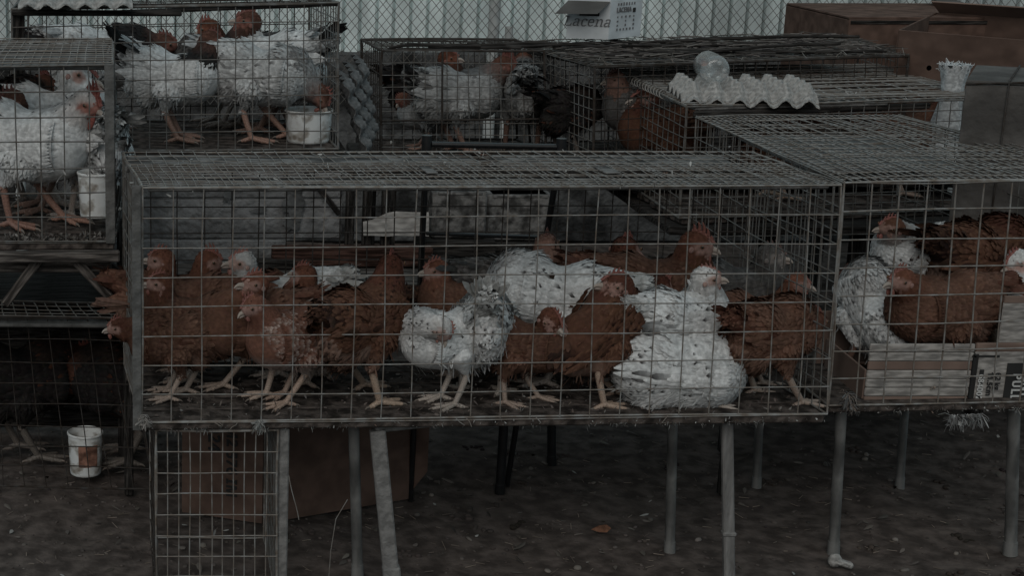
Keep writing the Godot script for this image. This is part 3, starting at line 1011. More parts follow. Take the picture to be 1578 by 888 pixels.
func setting() -> void:
	# ground: trodden earth with small humps
	var fn := FastNoiseLite.new()
	fn.seed = 21; fn.frequency = 1.1; fn.fractal_octaves = 5
	var g := MB.new()
	var xs := []
	var zs := []
	for k in 111:
		xs.append(-1.6 + k * 0.05)
	for e in [-40.0, -8.0, -3.0]:
		xs.insert([-40.0, -8.0, -3.0].find(e), e)
	for e in [6.0, 12.0, 45.0]:
		xs.append(e)
	for e in [-60.0, -14.0, -9.0]:
		zs.append(e)
	for k in 101:
		zs.append(-7.6 + k * 0.05)
	for e in [-2.0, 1.0, 8.0, 40.0]:
		zs.append(e)
	for z in zs:
		for x in xs:
			g.vert(Vector3(x, fn.get_noise_2d(x, z) * 0.022 - 0.006, z), Vector3.UP)
	var w := xs.size()
	for b in zs.size() - 1:
		for a in w - 1:
			var k := b * w + a
			g.i.append_array([k, k + 1, k + w, k + 1, k + w + 1, k + w])
	for k in g.n.size():
		g.n[k] = Vector3.ZERO
	for t in range(0, g.i.size(), 3):
		var nn: Vector3 = (g.v[g.i[t + 2]] - g.v[g.i[t]]).cross(g.v[g.i[t + 1]] - g.v[g.i[t]])
		for e in 3:
			g.n[g.i[t + e]] += nn
	for k in g.n.size():
		g.n[k] = g.n[k].normalized()
	struct("ground", g, M.soil)
	# clods, straw and feathers trodden into it
	var lt := MB.new()
	for k in 3200:
		var x := rng.randf_range(-0.5, 3.0)
		var z := -3.5 - pow(rng.randf(), 1.5) * 1.8
		var y := fn.get_noise_2d(x, z) * 0.022 - 0.006
		var kind := rng.randf()
		if kind < 0.62:
			var s := rng.randf_range(0.0015, 0.0065)
			var b := rng.randf_range(0.5, 1.35)
			lt.col = Color(0.095 * b, 0.082 * b, 0.076 * b)
			lt.ball(Vector3(x, y + s * 0.2, z), Vector3(s * rng.randf_range(0.8, 1.6), s * 0.55, s), Basis(Vector3.UP, j(3.0)) * Basis(Vector3.RIGHT, j(0.6)), 6)
		elif kind < 0.85:
			var d := Vector3(j(1), j(0.12), j(1)).normalized()
			var b := rng.randf_range(0.6, 1.5)
			lt.col = Color(0.16 * b, 0.135 * b, 0.115 * b)
			lt.tube(PackedVector3Array([Vector3(x, y + 0.003, z), Vector3(x, y + 0.005, z) + d * rng.randf_range(0.01, 0.035)]), 0.0012, 0.0008, 4)
		elif kind < 0.985:
			var d := Vector3(j(1), j(0.2), j(1)).normalized()
			var b := rng.randf_range(0.4, 1.0)
			var c := Color(0.15 * b, 0.135 * b, 0.122 * b)
			lt.feather(Vector3(x, y + 0.004, z), d, (Vector3.UP + jv(0.4)).normalized(), rng.randf_range(0.015, 0.04), rng.randf_range(0.006, 0.016), 0.006, c, c)
		else:
			var d := Vector3(j(1), j(0.2), j(1)).normalized()
			var c := Color(0.30, 0.30, 0.29)
			lt.feather(Vector3(x, y + 0.006, z), d, (Vector3.UP + jv(0.6)).normalized(), rng.randf_range(0.01, 0.03), rng.randf_range(0.005, 0.012), 0.006, c, c)
	for k in 90:
		var x := rng.randf_range(0.1, 2.9)
		var z := rng.randf_range(-5.0, -3.75)
		var y := fn.get_noise_2d(x, z) * 0.022 - 0.004
		var b := rng.randf_range(0.5, 1.3)
		if k % 3 == 0:
			lt.col = Color(0.15 * b, 0.135 * b, 0.122 * b)
			lt.ball(Vector3(x, y, z), Vector3(rng.randf_range(0.006, 0.016), rng.randf_range(0.004, 0.009), rng.randf_range(0.006, 0.012)), Basis(Vector3.UP, j(3.0)) * Basis(Vector3.RIGHT, j(0.5)), 7)
		elif k % 3 == 1:
			for q in 6:
				lt.col = Color(0.055 * b, 0.046 * b, 0.042 * b)
				lt.ball(Vector3(x + j(0.03), y, z + j(0.03)), Vector3(rng.randf_range(0.004, 0.014), rng.randf_range(0.003, 0.008), rng.randf_range(0.004, 0.012)), Basis(Vector3.UP, j(3.0)), 6)
		else:
			var c := Color(0.16 * b, 0.14 * b, 0.125 * b)
			lt.quill(Vector3(x, y + 0.004, z), Vector3(j(1), j(0.15), j(1)).normalized(), (Vector3.UP + jv(0.4)).normalized(), rng.randf_range(0.02, 0.05), rng.randf_range(0.008, 0.02), jv(0.6), c, c)
	stuff(tag(obj("ground_litter", lt, M.bits), "clods, straw and feathers trodden into the dark earth under the cages", "litter"))
	# wall of ribbed metal sheets on a low dark plinth, chain link fence in front
	var wall := thing("metal_wall", "pale ribbed metal sheet wall behind the chain link fence", "wall", Vector3(0, 0, -8.0))
	var x0 := -4.1
	for k in 16:
		var wsheet := 0.84
		var mb := MB.new()
		var prof := [[0.0, 0.0], [0.060, 0.004], [0.065, -0.035], [0.074, -0.035], [0.079, 0.0], [0.084, 0.0]]
		for rib in 10:
			for q in 5:
				var p: Array = prof[q]
				var pn: Array = prof[q + 1]
				var o := rib * 0.084
				var zz := -0.006 * (k % 2)
				mb.face(Vector3(x0 + o + p[0], 0.96, p[1] + zz), Vector3(x0 + o + pn[0], 0.96, pn[1] + zz), Vector3(x0 + o + pn[0], 2.6, pn[1] + zz), Vector3(x0 + o + p[0], 2.6, p[1] + zz), Vector3(0, 0, 1))
		var mt: StandardMaterial3D = M.sheet.duplicate()
		var b: float = [0.85, 0.9, 0.8, 0.8, 1.0, 1.0, 0.98, 0.90, 0.72, 0.64, 0.78, 0.9, 0.8, 0.85, 0.9, 0.8][k]
		mt.albedo_color = Color(0.80 * b, 0.90 * b, 0.90 * b).linear_to_srgb()
		obj("sheet", mb, mt, wall)
		x0 += wsheet - 0.004
	var pl := MB.new()
	pl.box(Vector3(2.6, 0.485, -8.06), Vector3(13.6, 0.97, 0.2), Basis.IDENTITY, 0.01)
	tag(obj("plinth_wall", pl, M.plinth), "low dark concrete plinth under the ribbed metal wall", "wall")
	var fence := thing("chain_link_fence", "grey chain link fence standing before the ribbed metal wall", "fence", Vector3(0, 0, -7.7))
	for x in [-2.9, -0.7, 1.60, 1.675, 3.9, 6.1]:
		var mb := MB.new()
		var rr := 0.028 if x != 1.675 else 0.02
		mb.tube(PackedVector3Array([Vector3(x, 0, -0.04), Vector3(x, 1.3 if x != 1.675 else 1.06, -0.04), Vector3(x, 2.2 if x != 1.675 else 1.12, -0.04)]), rr, rr, 12)
		obj("post", mb, M.post, fence)
	var cl := MB.new()
	var dx := 0.042
	var hh := 1.5
	var yb := 0.75
	var run := hh / 0.050 * dx
	for dir in [1.0, -1.0]:
		var k := -int(run / dx) - 2
		while k < int(10.4 / dx) + int(run / dx):
			var xa := -3.0 + k * dx + (0.0 if dir > 0 else run)
			var pa := Vector3(xa, yb, 0)
			var pb := Vector3(xa + run * dir, yb + hh, 0)
			# keep what stands between the end posts
			var t0 := clampf((-3.0 - pa.x) / (pb.x - pa.x), 0.0, 1.0)
			var t1 := clampf((7.2 - pa.x) / (pb.x - pa.x), 0.0, 1.0)
			var ta := minf(t0, t1)
			var tb := maxf(t0, t1)
			if pa.x >= -3.0 and pa.x <= 7.2 and dir > 0: ta = 0.0
			if dir > 0 and pb.x <= 7.2: tb = 1.0
			if dir < 0 and pa.x <= 7.2: ta = 0.0
			if dir < 0 and pb.x >= -3.0: tb = 1.0
			if tb - ta > 0.02:
				cl.tube(wire_path(pa.lerp(pb, ta), pa.lerp(pb, tb), 0.006, Vector3(0, 0, 0.0022 * dir)), 0.0014, 0.0014, 4, false)
			k += 1
	stuff(obj("chain_link", cl, M.wire_dull, fence))

func cage_frame(t: Node3D, F: Array, T: Array, r: float, mt: Material) -> void:
	# F: floor corners front-left, front-right, back-right, back-left; T: top corners in the same order
	for k in 4:
		rod(t, "post", F[k], T[k], r, mt)
		rod(t, "top_rail", T[k], T[(k + 1) % 4], r, mt)
		rod(t, "bottom_rail", F[k], F[(k + 1) % 4], r, mt)

func floor_boards(t: Node3D, F: Array, num: int, mt: Material, thick: float = 0.022) -> void:
	for k in num:
		var u0 := (k + 0.5) / num
		var p: Vector3 = F[0].lerp(F[3], u0)
		var q: Vector3 = F[1].lerp(F[2], u0)
		plank(t, "floor_board", p + Vector3(0, -thick * 0.5 - 0.002 + j(0.0015), 0), q + Vector3(0, -thick * 0.5 - 0.002 + j(0.0015), 0), (F[3] - F[0]).length() / num - 0.004, thick, mt)

func front_row() -> void:
	var whites := [Color(0.34, 0.34, 0.33), Color(0.16, 0.155, 0.15), Color(0.10, 0.09, 0.085), Color(0.12, 0.09, 0.075), Color(0.08, 0.075, 0.07)]
	var grime := [Color(0.13, 0.13, 0.125), Color(0.08, 0.075, 0.07), Color(0.2, 0.2, 0.195), Color(0.05, 0.045, 0.042)]
	# the long cage in the middle
	var t := thing("wire_cage", "long low wire cage in the foreground crowded with brown and white hens", "cage", Vector3.ZERO, "wire poultry cages")
	var F := [Vector3(-0.052, 0.5, -3.8), Vector3(1.690, 0.512, -3.83), Vector3(1.625, 0.512, -4.31), Vector3(-0.105, 0.5, -4.30)]
	var T := [Vector3(-0.046, 1.103, -3.8), Vector3(1.662, 1.104, -3.83), Vector3(1.613, 1.103, -4.30), Vector3(-0.106, 1.103, -4.295)]
	cage_frame(t, F, T, 0.0027, M.wire)
	panel(t, F[0], F[1], T[0], T[1], 23, 8, 0.0017, M.wire, "front_mesh", true, 0.004)
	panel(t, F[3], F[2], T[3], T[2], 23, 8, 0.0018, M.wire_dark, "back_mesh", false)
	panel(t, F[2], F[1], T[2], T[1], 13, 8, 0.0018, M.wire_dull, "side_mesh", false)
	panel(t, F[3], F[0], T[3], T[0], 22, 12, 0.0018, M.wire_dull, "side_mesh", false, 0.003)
	panel(t, T[3] + Vector3(0, 0.004, 0), T[2] + Vector3(0, 0.004, 0), T[3].lerp(T[0], 0.38) + Vector3(0, 0.004, 0), T[2].lerp(T[1], 0.38) + Vector3(0, 0.004, 0), 54, 3, 0.0014, M.wire, "top_mesh", false, 0.005, 4)
	panel(t, T[3].lerp(T[0], 0.385) + Vector3(0, 0.003, 0), T[2].lerp(T[1], 0.385) + Vector3(0, 0.003, 0), T[0] + Vector3(0, 0.003, 0), T[1] + Vector3(0, 0.003, 0), 92, 11, 0.0014, M.wire, "top_mesh", false, 0.005, 4)
	floor_boards(t, F, 5, M.litter_board)
	# dusty planks tied under the top mesh, along the back and the front
	var ga := at_y(728, 245, 1.09)
	var gb := at_y(756, 245, 1.09)
	plank(t, "top_plank", T[3] + Vector3(0.01, -0.012, 0.10), Vector3(ga.x, 1.091, -4.197), 0.17, 0.018, M.dust_board)
	plank(t, "top_plank", Vector3(gb.x, 1.092, -4.192), T[2] + Vector3(-0.10, -0.012, 0.10), 0.17, 0.018, M.dust_board)
	plank(t, "top_plank", T[0] + Vector3(0.01, -0.009, -0.07), T[1] + Vector3(-0.02, -0.009, -0.07), 0.10, 0.012, M.dust_board)
	plank(t, "corner_strip", Vector3(-0.062, 0.48, -3.795), Vector3(-0.062, 1.11, -3.795), 0.022, 0.004, M.strip, Vector3(0, 0, 1))
	for q in [[935, 262, 0.04], [660, 262, 0.028]]:
		var pp := at_y(q[0], q[1], 1.11)
		var mb := MB.new()
		mb.box(Vector3.ZERO, Vector3(q[2], 0.004, 0.09), Basis(Vector3.UP, 0.1), 0.001)
		var o := obj("patch", mb, M.dust_board, t)
		o.position = pp
	down_bits(t, "stuck_down", F[0] + Vector3(0, -0.012, 0.006), F[1] + Vector3(0, -0.012, 0.006), 170, Vector3(0.01, 0.006, 0.004), whites, 0.0065)
	tuft(t, F[0] + Vector3(0, -0.018, 0.004), F[1] + Vector3(0, -0.018, 0.004), 190, 0.012, grime)
	down_bits(t, "floor_litter", F[0].lerp(F[3], 0.5) + Vector3(0.02, 0.004, 0), F[1].lerp(F[2], 0.5) + Vector3(-0.02, 0.004, 0), 900, Vector3(0.01, 0.003, 0.23), [Color(0.13, 0.11, 0.10), Color(0.08, 0.065, 0.058), Color(0.10, 0.085, 0.078), Color(0.2, 0.19, 0.18)], 0.012)
	tuft(t, at_z(398, 650, -3.78), at_z(402, 655, -3.78), 120, 0.025, [Color(0.30, 0.30, 0.29), Color(0.16, 0.16, 0.155)])
	tuft(t, at_z(218, 640, -3.785), at_z(228, 650, -3.785), 160, 0.023, [Color(0.34, 0.32, 0.30), Color(0.2, 0.19, 0.18)])
	down_bits(t, "top_litter", T[0] + Vector3(0.05, 0.012, -0.05), T[2] + Vector3(-0.1, 0.012, 0.05), 70, Vector3(0.8, 0.003, 0.2), [Color(0.3, 0.3, 0.29)], 0.012)
	for k in 16:
		var tt := rng.randf()
		var pa: Vector3 = (T[0] as Vector3).lerp(T[1], tt) if k < 9 else (F[0] as Vector3).lerp(F[1], tt)
		var dd := Vector3(j(1), rng.randf_range(0.0, 1.0) * (1.0 if k < 9 else -1.0), rng.randf_range(0.1, 0.8)).normalized()
		var mb := MB.new()
		mb.tube(PackedVector3Array([pa, pa + dd * 0.012, pa + dd * 0.022 + jv(0.006), pa + dd * 0.026 + jv(0.012)]), 0.0014, 0.001, 5)
		obj("wire_end", mb, M.wire, t)
	# right-hand deep cage
	var c := thing("wire_cage", "deep wire cage at the right holding a cardboard tray and a white hen", "cage", Vector3.ZERO, "wire poultry cages")
	var FR := [Vector3(1.775, 0.47, -4.02), Vector3(2.50, 0.485, -4.02), Vector3(2.46, 0.485, -5.16), Vector3(1.76, 0.47, -5.16)]
	var TR := [Vector3(1.752, 1.073, -4.02), Vector3(2.47, 1.085, -4.02), Vector3(2.40, 1.075, -5.16), Vector3(1.742, 1.07, -5.16)]
	cage_frame(c, FR, TR, 0.0027, M.wire)
	panel(c, FR[0], FR[1], TR[0], TR[1], 10, 8, 0.0021, M.wire, "front_mesh", true, 0.003)
	panel(c, FR[3], FR[2], TR[3], TR[2], 14, 9, 0.0019, M.wire_dull, "back_mesh", false)
	panel(c, FR[3], FR[0], TR[3], TR[0], 20, 9, 0.0018, M.wire_dull, "side_mesh", false)
	panel(c, FR[2], FR[1], TR[2], TR[1], 20, 9, 0.0018, M.wire_dull, "side_mesh", false)
	panel(c, TR[3] + Vector3(0, 0.004, 0), TR[2] + Vector3(0, 0.004, 0), TR[0] + Vector3(0, 0.004, 0), TR[1] + Vector3(0, 0.004, 0), 34, 30, 0.0017, M.wire, "top_mesh", false, 0.007, 4)
	plank(c, "top_plank", Vector3(1.76, 1.058, -4.55), Vector3(2.2, 1.058, -4.55), 0.55, 0.012, M.strip)
	floor_boards(c, FR, 9, M.litter_board)
	down_bits(c, "stuck_down", FR[0] + Vector3(0, -0.012, 0.006), FR[1] + Vector3(0, -0.012, 0.006), 150, Vector3(0.01, 0.009, 0.008), whites, 0.007)
	tuft(c, FR[0] + Vector3(0, -0.018, 0.004), FR[1] + Vector3(0, -0.018, 0.004), 110, 0.013, grime)
	tuft(c, at_z(1462, 642, -4.0), at_z(1515, 640, -4.0), 220, 0.034, [Color(0.24, 0.245, 0.245), Color(0.12, 0.12, 0.12)])
	tuft(c, at_z(1305, 605, -4.0), at_z(1312, 625, -4.0), 140, 0.030, [Color(0.22, 0.19, 0.17), Color(0.12, 0.12, 0.12)])
	# left cage with the big white hens
	var l := thing("wire_cage", "wire cage at the left edge with big white hens and a tub", "cage", Vector3.ZERO, "wire poultry cages")
	var FL := [Vector3(-0.72, 0.862, -4.25), Vector3(-0.131, 0.865, -4.25), Vector3(-0.125, 0.865, -4.86), Vector3(-0.72, 0.862, -4.86)]
	var TL := [Vector3(-0.72, 1.343, -4.25), Vector3(-0.130, 1.348, -4.25), Vector3(-0.152, 1.350, -4.86), Vector3(-0.72, 1.343, -4.86)]
	cage_frame(l, FL, TL, 0.004, M.wire_dull)
	panel(l, FL[0], FL[1], TL[0], TL[1], 9, 7, 0.0021, M.wire_dull, "front_mesh", true, 0.003)
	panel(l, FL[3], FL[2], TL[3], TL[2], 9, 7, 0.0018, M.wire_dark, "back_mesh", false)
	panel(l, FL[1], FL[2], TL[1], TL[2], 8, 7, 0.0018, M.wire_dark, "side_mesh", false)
	panel(l, TL[0] + Vector3(0, 0.004, 0), TL[1] + Vector3(0, 0.004, 0), TL[3] + Vector3(0, 0.004, 0), TL[2] + Vector3(0, 0.004, 0), 24, 12, 0.0016, M.wire, "top_mesh", false, 0.003)
	plank(l, "top_plank", Vector3(-0.72, 1.337, -4.31), Vector3(-0.14, 1.339, -4.31), 0.09, 0.014, M.strip)
	plank(l, "top_plank", Vector3(-0.72, 1.337, -4.50), Vector3(-0.14, 1.339, -4.50), 0.12, 0.014, M.strip)
	plank(l, "top_plank", Vector3(-0.72, 1.337, -4.74), Vector3(-0.16, 1.339, -4.74), 0.15, 0.014, M.strip)
	plank(l, "corner_strip", Vector3(-0.140, 0.86, -4.245), Vector3(-0.140, 1.35, -4.245), 0.026, 0.005, M.strip, Vector3(0, 0, 1))
	floor_boards(l, FL, 5, M.litter_board)
	down_bits(l, "floor_litter", FL[0] + Vector3(0.3, 0.006, -0.03), FL[1] + Vector3(0, 0.006, -0.03), 260, Vector3(0.02, 0.004, 0.01), [Color(0.14, 0.13, 0.12), Color(0.2, 0.19, 0.18), Color(0.08, 0.07, 0.065)], 0.014)
	# dark cage on the ground, lower left
	var e := thing("wire_cage", "dim wire cage on the ground at lower left with dark hens inside", "cage", Vector3.ZERO, "wire poultry cages")
	var FE := [Vector3(-0.75, 0.03, -4.56), Vector3(-0.02, 0.03, -4.52), Vector3(-0.06, 0.03, -5.1), Vector3(-0.75, 0.03, -5.1)]
	var TE := [Vector3(-0.75, 0.575, -4.52), Vector3(-0.10, 0.578, -4.48), Vector3(-0.16, 0.575, -4.66), Vector3(-0.75, 0.575, -4.70)]
	cage_frame(e, FE, TE, 0.0033, M.wire_dark)
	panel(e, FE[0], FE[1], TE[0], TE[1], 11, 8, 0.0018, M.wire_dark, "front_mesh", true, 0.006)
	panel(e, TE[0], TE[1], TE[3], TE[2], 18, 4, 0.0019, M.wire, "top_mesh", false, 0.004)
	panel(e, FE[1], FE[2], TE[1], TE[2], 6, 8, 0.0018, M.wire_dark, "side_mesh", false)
	plank(e, "top_plank", Vector3(-0.75, 0.560, -4.53), Vector3(-0.11, 0.563, -4.50), 0.09, 0.012, M.strip)
	plank(e, "back_board", Vector3(-0.75, 0.30, -5.11), Vector3(-0.08, 0.30, -5.11), 0.02, 0.56, M.wood_dark)
	plank(e, "top_board", Vector3(-0.75, 0.565, -4.88), Vector3(-0.10, 0.565, -4.88), 0.40, 0.02, M.wood_dark)
	# narrow cage standing under the long one
	var f := thing("wire_cage", "narrow empty cage of small mesh standing under the long cage", "cage", Vector3.ZERO, "wire poultry cages")
	var FF := [Vector3(-0.013, 0.01, -3.82), Vector3(0.300, 0.01, -3.82), Vector3(0.29, 0.01, -4.20), Vector3(-0.03, 0.01, -4.20)]
	var TF := [Vector3(-0.014, 0.472, -3.82), Vector3(0.296, 0.472, -3.82), Vector3(0.29, 0.472, -4.20), Vector3(-0.03, 0.472, -4.20)]
	cage_frame(f, FF, TF, 0.0030, M.wire)
	panel(f, FF[0], FF[1], TF[0], TF[1], 11, 8, 0.0018, M.wire, "front_mesh", true, 0.0025)
	panel(f, FF[1], FF[2], TF[1], TF[2], 12, 8, 0.0016, M.wire_dull, "side_mesh", false)
	panel(f, FF[3], FF[0], TF[3], TF[0], 10, 8, 0.0014, M.wire_dark, "side_mesh", false)
	plank(f, "corner_board", Vector3(0.314, 0.0, -3.83), Vector3(0.312, 0.474, -3.83), 0.026, 0.012, M.wood_v, Vector3(0, 0, 1))
	rod(f, "loose_wire", Vector3(0.325, 0.35, -3.815), Vector3(0.352, 0.235, -3.80), 0.0012, M.wire)

func back_row() -> void:
	# upper left cage of white hens with black hackles
	var t := thing("wire_cage", "upper left wire cage of white hens with black hackles and tails", "cage", Vector3.ZERO, "wire poultry cages")
	var F := [Vector3(-0.475, 0.985, -5.0), Vector3(0.560, 0.993, -5.0), Vector3(0.520, 0.993, -5.6), Vector3(-0.475, 0.985, -5.6)]
	var T := [Vector3(-0.465, 1.432, -5.0), Vector3(0.549, 1.452, -5.0), Vector3(0.512, 1.445, -5.6), Vector3(-0.465, 1.425, -5.6)]
	cage_frame(t, F, T, 0.004, M.wire_dull)
	panel(t, F[0], F[1], T[0], T[1], 19, 8, 0.0019, M.wire_dull, "front_mesh", true, 0.003)
	panel(t, F[3], F[2], T[3], T[2], 19, 8, 0.0018, M.wire_dark, "back_mesh", false)
	panel(t, F[2], F[1], T[2], T[1], 12, 9, 0.0018, M.wire_dull, "side_mesh", false)
	panel(t, T[3], T[2], T[0], T[1], 19, 10, 0.0018, M.wire_dark, "top_mesh", false)
	plank(t, "top_lath", T[0] + Vector3(0, -0.010, 0.012), T[0].lerp(T[1], 0.52) + Vector3(0, -0.022, 0.012), 0.02, 0.018, M.wood_dark)
	plank(t, "top_lath", T[0].lerp(T[1], 0.30) + Vector3(0, -0.018, -0.012), T[1] + Vector3(0, -0.004, -0.012), 0.02, 0.014, M.wood_dark)
	plank(t, "corner_board", F[0] + Vector3(0.02, 0, -0.02), T[0] + Vector3(0.02, 0, -0.02), 0.035, 0.02, M.wood_dark, Vector3(0, 0, 1))
	floor_boards(t, F, 5, M.litter_board)
	# what carries it: pale stained boards on dark posts
	var s := thing("board_crate", "pale stained board front below the upper left cage", "crate", Vector3.ZERO)
	plank(s, "board", Vector3(-0.20, 0.905, -4.98), Vector3(0.575, 0.905, -4.98), 0.014, 0.132, M.concrete)
	plank(s, "board", Vector3(-0.20, 0.770, -4.985), Vector3(0.575, 0.770, -4.985), 0.014, 0.130, M.concrete)
	plank(s, "board", Vector3(-0.20, 0.640, -4.98), Vector3(0.40, 0.640, -4.98), 0.014, 0.122, M.concrete)
	plank(s, "shelf", Vector3(-0.48, 0.960, -5.30), Vector3(0.60, 0.960, -5.30), 0.66, 0.02, M.wood_dark)
	for x in [0.60, 0.655, 0.715]:
		plank(s, "upright", Vector3(x, 0.50, -4.97), Vector3(x, 0.955, -4.97), 0.028, 0.03, M.wood_dark, Vector3(0, 0, 1))
	plank(s, "brace", Vector3(0.435, 0.955, -4.955), Vector3(0.565, 0.79, -4.955), 0.012, 0.018, M.wood_dark)
	for q in [[352, 300, 0.020, 0.04], [452, 312, 0.035, 0.11], [400, 325, 0.03, 0.022], [447, 345, 0.03, 0.04]]:
		var mb := MB.new()
		var k0 := mb.v.size()
		mb.vert(Vector3.ZERO, Vector3(0, 0, 1))
		for a in 14:
			var an := TAU * a / 14.0
			var rr := 1.0 + j(0.45)
			mb.vert(Vector3(cos(an) * q[2] * rr, sin(an) * q[3] * rr * 0.6, 0), Vector3(0, 0, 1))
		for a in 14:
			mb.i.append_array([k0, k0 + 1 + (a + 1) % 14, k0 + 1 + a])
		var o := obj("stain", mb, M.plinth, s)
		o.position = at_z(q[0], q[1], -4.966)
	# reddish beam, worn table top, white sheet
	var tb := thing("back_table", "worn grey plank table behind the long cage with a reddish edge beam", "table", Vector3.ZERO)
	for k in 4:
		plank(tb, "table_board", Vector3(-0.15, 0.612 + j(0.003), -4.55 - k * 0.125), Vector3(1.62, 0.612 + j(0.003), -4.55 - k * 0.125), 0.12, 0.025, M.wood)
	plank(tb, "edge_beam", Vector3(0.35, 0.660, -4.93), Vector3(0.86, 0.660, -4.93), 0.05, 0.062, M.wood_red)
	plank(tb, "edge_beam", Vector3(0.28, 0.640, -4.905), Vector3(0.42, 0.640, -4.905), 0.04, 0.032, M.wood_dark)
	for side in 2:
		for z: float in [-4.55, -4.92]:
			var x := -0.1 if side == 0 else at_x(1122, z, 0.22)
			plank(tb, "leg", Vector3(x, 0.0, z), Vector3(x, 0.60, z), 0.028, 0.026, M.wood_dark, Vector3(0, 0, 1))
	var sh := MB.new()
	for a in 2:
		for q in 9:
			var x := q * 0.026
			sh.vert(Vector3(x, 0.012 * a * 0 + 0.075 * a * (0.55 + 0.45 * smoothstep(0.0, 4.0, float(q))) + j(0.002), -0.02 * a), Vector3(0, 0.3, 1).normalized())
	for q in 8:
		sh.i.append_array([q, q + 9, q + 1, q + 1, q + 9, q + 10])
	var so := obj("plastic_sheet", sh, M.card_ridge)
	so.position = Vector3(0.640, 0.725, -4.93)
	tag(so, "white plastic sheet lying behind the bars above the reddish beam", "sheet")
	for q in [[668, 748, 296, 368, -5.0, "grey block standing behind the black frame, left of the pair"], [752, 848, 300, 372, -5.08, "grey block standing behind the black frame, right of the pair"]]:
		var a := at_z(q[0], q[2], q[4])
		var b := at_z(q[1], q[3], q[4])
		var mb := MB.new()
		mb.box(Vector3.ZERO, Vector3(b.x - a.x, a.y - b.y, 0.14), Basis.IDENTITY, 0.006)
		var th2 := thing("concrete_block", q[5], "block", Vector3((a.x + b.x) / 2, b.y, q[4] - 0.07), "concrete blocks on the back table")
		var o := obj("block", mb, M.stone, th2)
		o.position.y = (a.y - b.y) / 2
		var m2 := MB.new()
		m2.box(Vector3.ZERO, Vector3(b.x - a.x - 0.03, 0.012, 0.145), Basis.IDENTITY, 0.003)
		var o2 := obj("top_lip", m2, M.stone, th2)
		o2.position.y = a.y - b.y - 0.006
		var m3 := MB.new()
		m3.box(Vector3(0, -0.045, 0), Vector3(b.x - a.x + 0.06, 0.085, 0.2), Basis.IDENTITY, 0.004)
		obj("plank_under", m3, M.wood_dark, th2)
	# black tubular frame with capped posts
	var bf := thing("metal_frame", "black tubular metal frame with a cross bar and capped posts", "frame", Vector3.ZERO)
	var pl := at_z(658, 215, -4.42)
	var pr := at_z(865, 220, -4.42)
	var bl := at_y(770, 760, 0.0)
	var br := at_y(850, 715, 0.0)
	for q in [[pl, Vector3(pl.x + 0.01, 0.0, -4.50)], [pr, Vector3(pr.x - 0.05, 0.0, -4.62)]]:
		var mb := MB.new()
		mb.tube(PackedVector3Array([q[0], (q[0] as Vector3).lerp(q[1], 0.5), q[1]]), 0.009, 0.009, 10)
		obj("post", mb, M.black_metal, bf)
		var cp := MB.new()
		cp.tube(PackedVector3Array([q[0] - Vector3(0, 0.035, 0), q[0] + Vector3(0, 0.012, 0)]), 0.0145, 0.0145, 12)
		obj("cap", cp, M.black_metal, bf)
	var mbb := MB.new()
	mbb.tube(PackedVector3Array([pl + Vector3(0.014, -0.014, 0), pr + Vector3(-0.014, -0.012, 0)]), 0.0085, 0.0085, 10)
	obj("cross_bar", mbb, M.black_metal, bf)
	var mb2 := MB.new()
	mb2.tube(PackedVector3Array([pl + Vector3(0.01, -0.27, 0), pr + Vector3(-0.03, -0.28, -0.03)]), 0.006, 0.006, 8)
	obj("cross_bar", mb2, M.black_metal, bf)
	post("black metal table leg standing left behind the long cage", Vector3(bl.x, 0.56, bl.z), bl, 0.014, M.black_metal, "table_leg", "leg", "black legs of the back table")
	post("black metal table leg tilted right behind the long cage", Vector3(br.x - 0.035, 0.56, br.z), br, 0.014, M.black_metal, "table_leg", "leg", "black legs of the back table")
	# dim cage in the middle of the back row
	var c := thing("wire_cage", "dim middle cage of the back row with white hens behind fine mesh", "cage", Vector3.ZERO, "wire poultry cages")
	var FC := [Vector3(0.825, 0.80, -5.9), Vector3(1.44, 0.80, -5.9), Vector3(1.43, 0.80, -6.35), Vector3(0.80, 0.80, -6.35)]
	var TC := [Vector3(0.812, 1.205, -5.9), Vector3(1.41, 1.205, -5.9), Vector3(1.40, 1.20, -6.35), Vector3(0.79, 1.20, -6.35)]
	cage_frame(c, FC, TC, 0.005, M.wire_dark)
	panel(c, FC[0], FC[1], TC[0], TC[1], 15, 9, 0.0018, M.wire_dull, "front_mesh", true, 0.003)
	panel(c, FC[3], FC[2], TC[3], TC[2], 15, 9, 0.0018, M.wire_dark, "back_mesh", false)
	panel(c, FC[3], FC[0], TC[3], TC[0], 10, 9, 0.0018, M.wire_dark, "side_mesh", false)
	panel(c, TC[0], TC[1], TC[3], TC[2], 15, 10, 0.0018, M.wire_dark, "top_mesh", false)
	rod(c, "front_bar", FC[0].lerp(TC[0], 0.36) + Vector3(0, 0, 0.01), FC[1].lerp(TC[1], 0.38) + Vector3(0, 0, 0.01), 0.004, M.wire_dark)
	rod(c, "front_bar", FC[0].lerp(FC[1], 0.36) + Vector3(0, 0, 0.012), TC[0].lerp(TC[1], 0.37) + Vector3(0, 0, 0.012), 0.004, M.wire_dark)
	floor_boards(c, FC, 4, M.litter_board)
	# straw-topped cage
	var d := thing("wire_cage", "back row cage topped with dark straw and sticks", "cage", Vector3.ZERO, "wire poultry cages")
	var FD := [Vector3(1.543, 0.80, -5.62), Vector3(2.80, 0.80, -5.95), Vector3(2.86, 0.80, -6.55), Vector3(1.46, 0.80, -6.25)]
	var TD := [Vector3(1.526, 1.178, -5.62), Vector3(2.78, 1.18, -5.95), Vector3(2.85, 1.18, -6.55), Vector3(1.432, 1.178, -6.25)]
	cage_frame(d, FD, TD, 0.005, M.wire_dark)
	panel(d, FD[3], FD[0], TD[3], TD[0], 14, 10, 0.0019, M.wire_dull, "side_mesh", false)
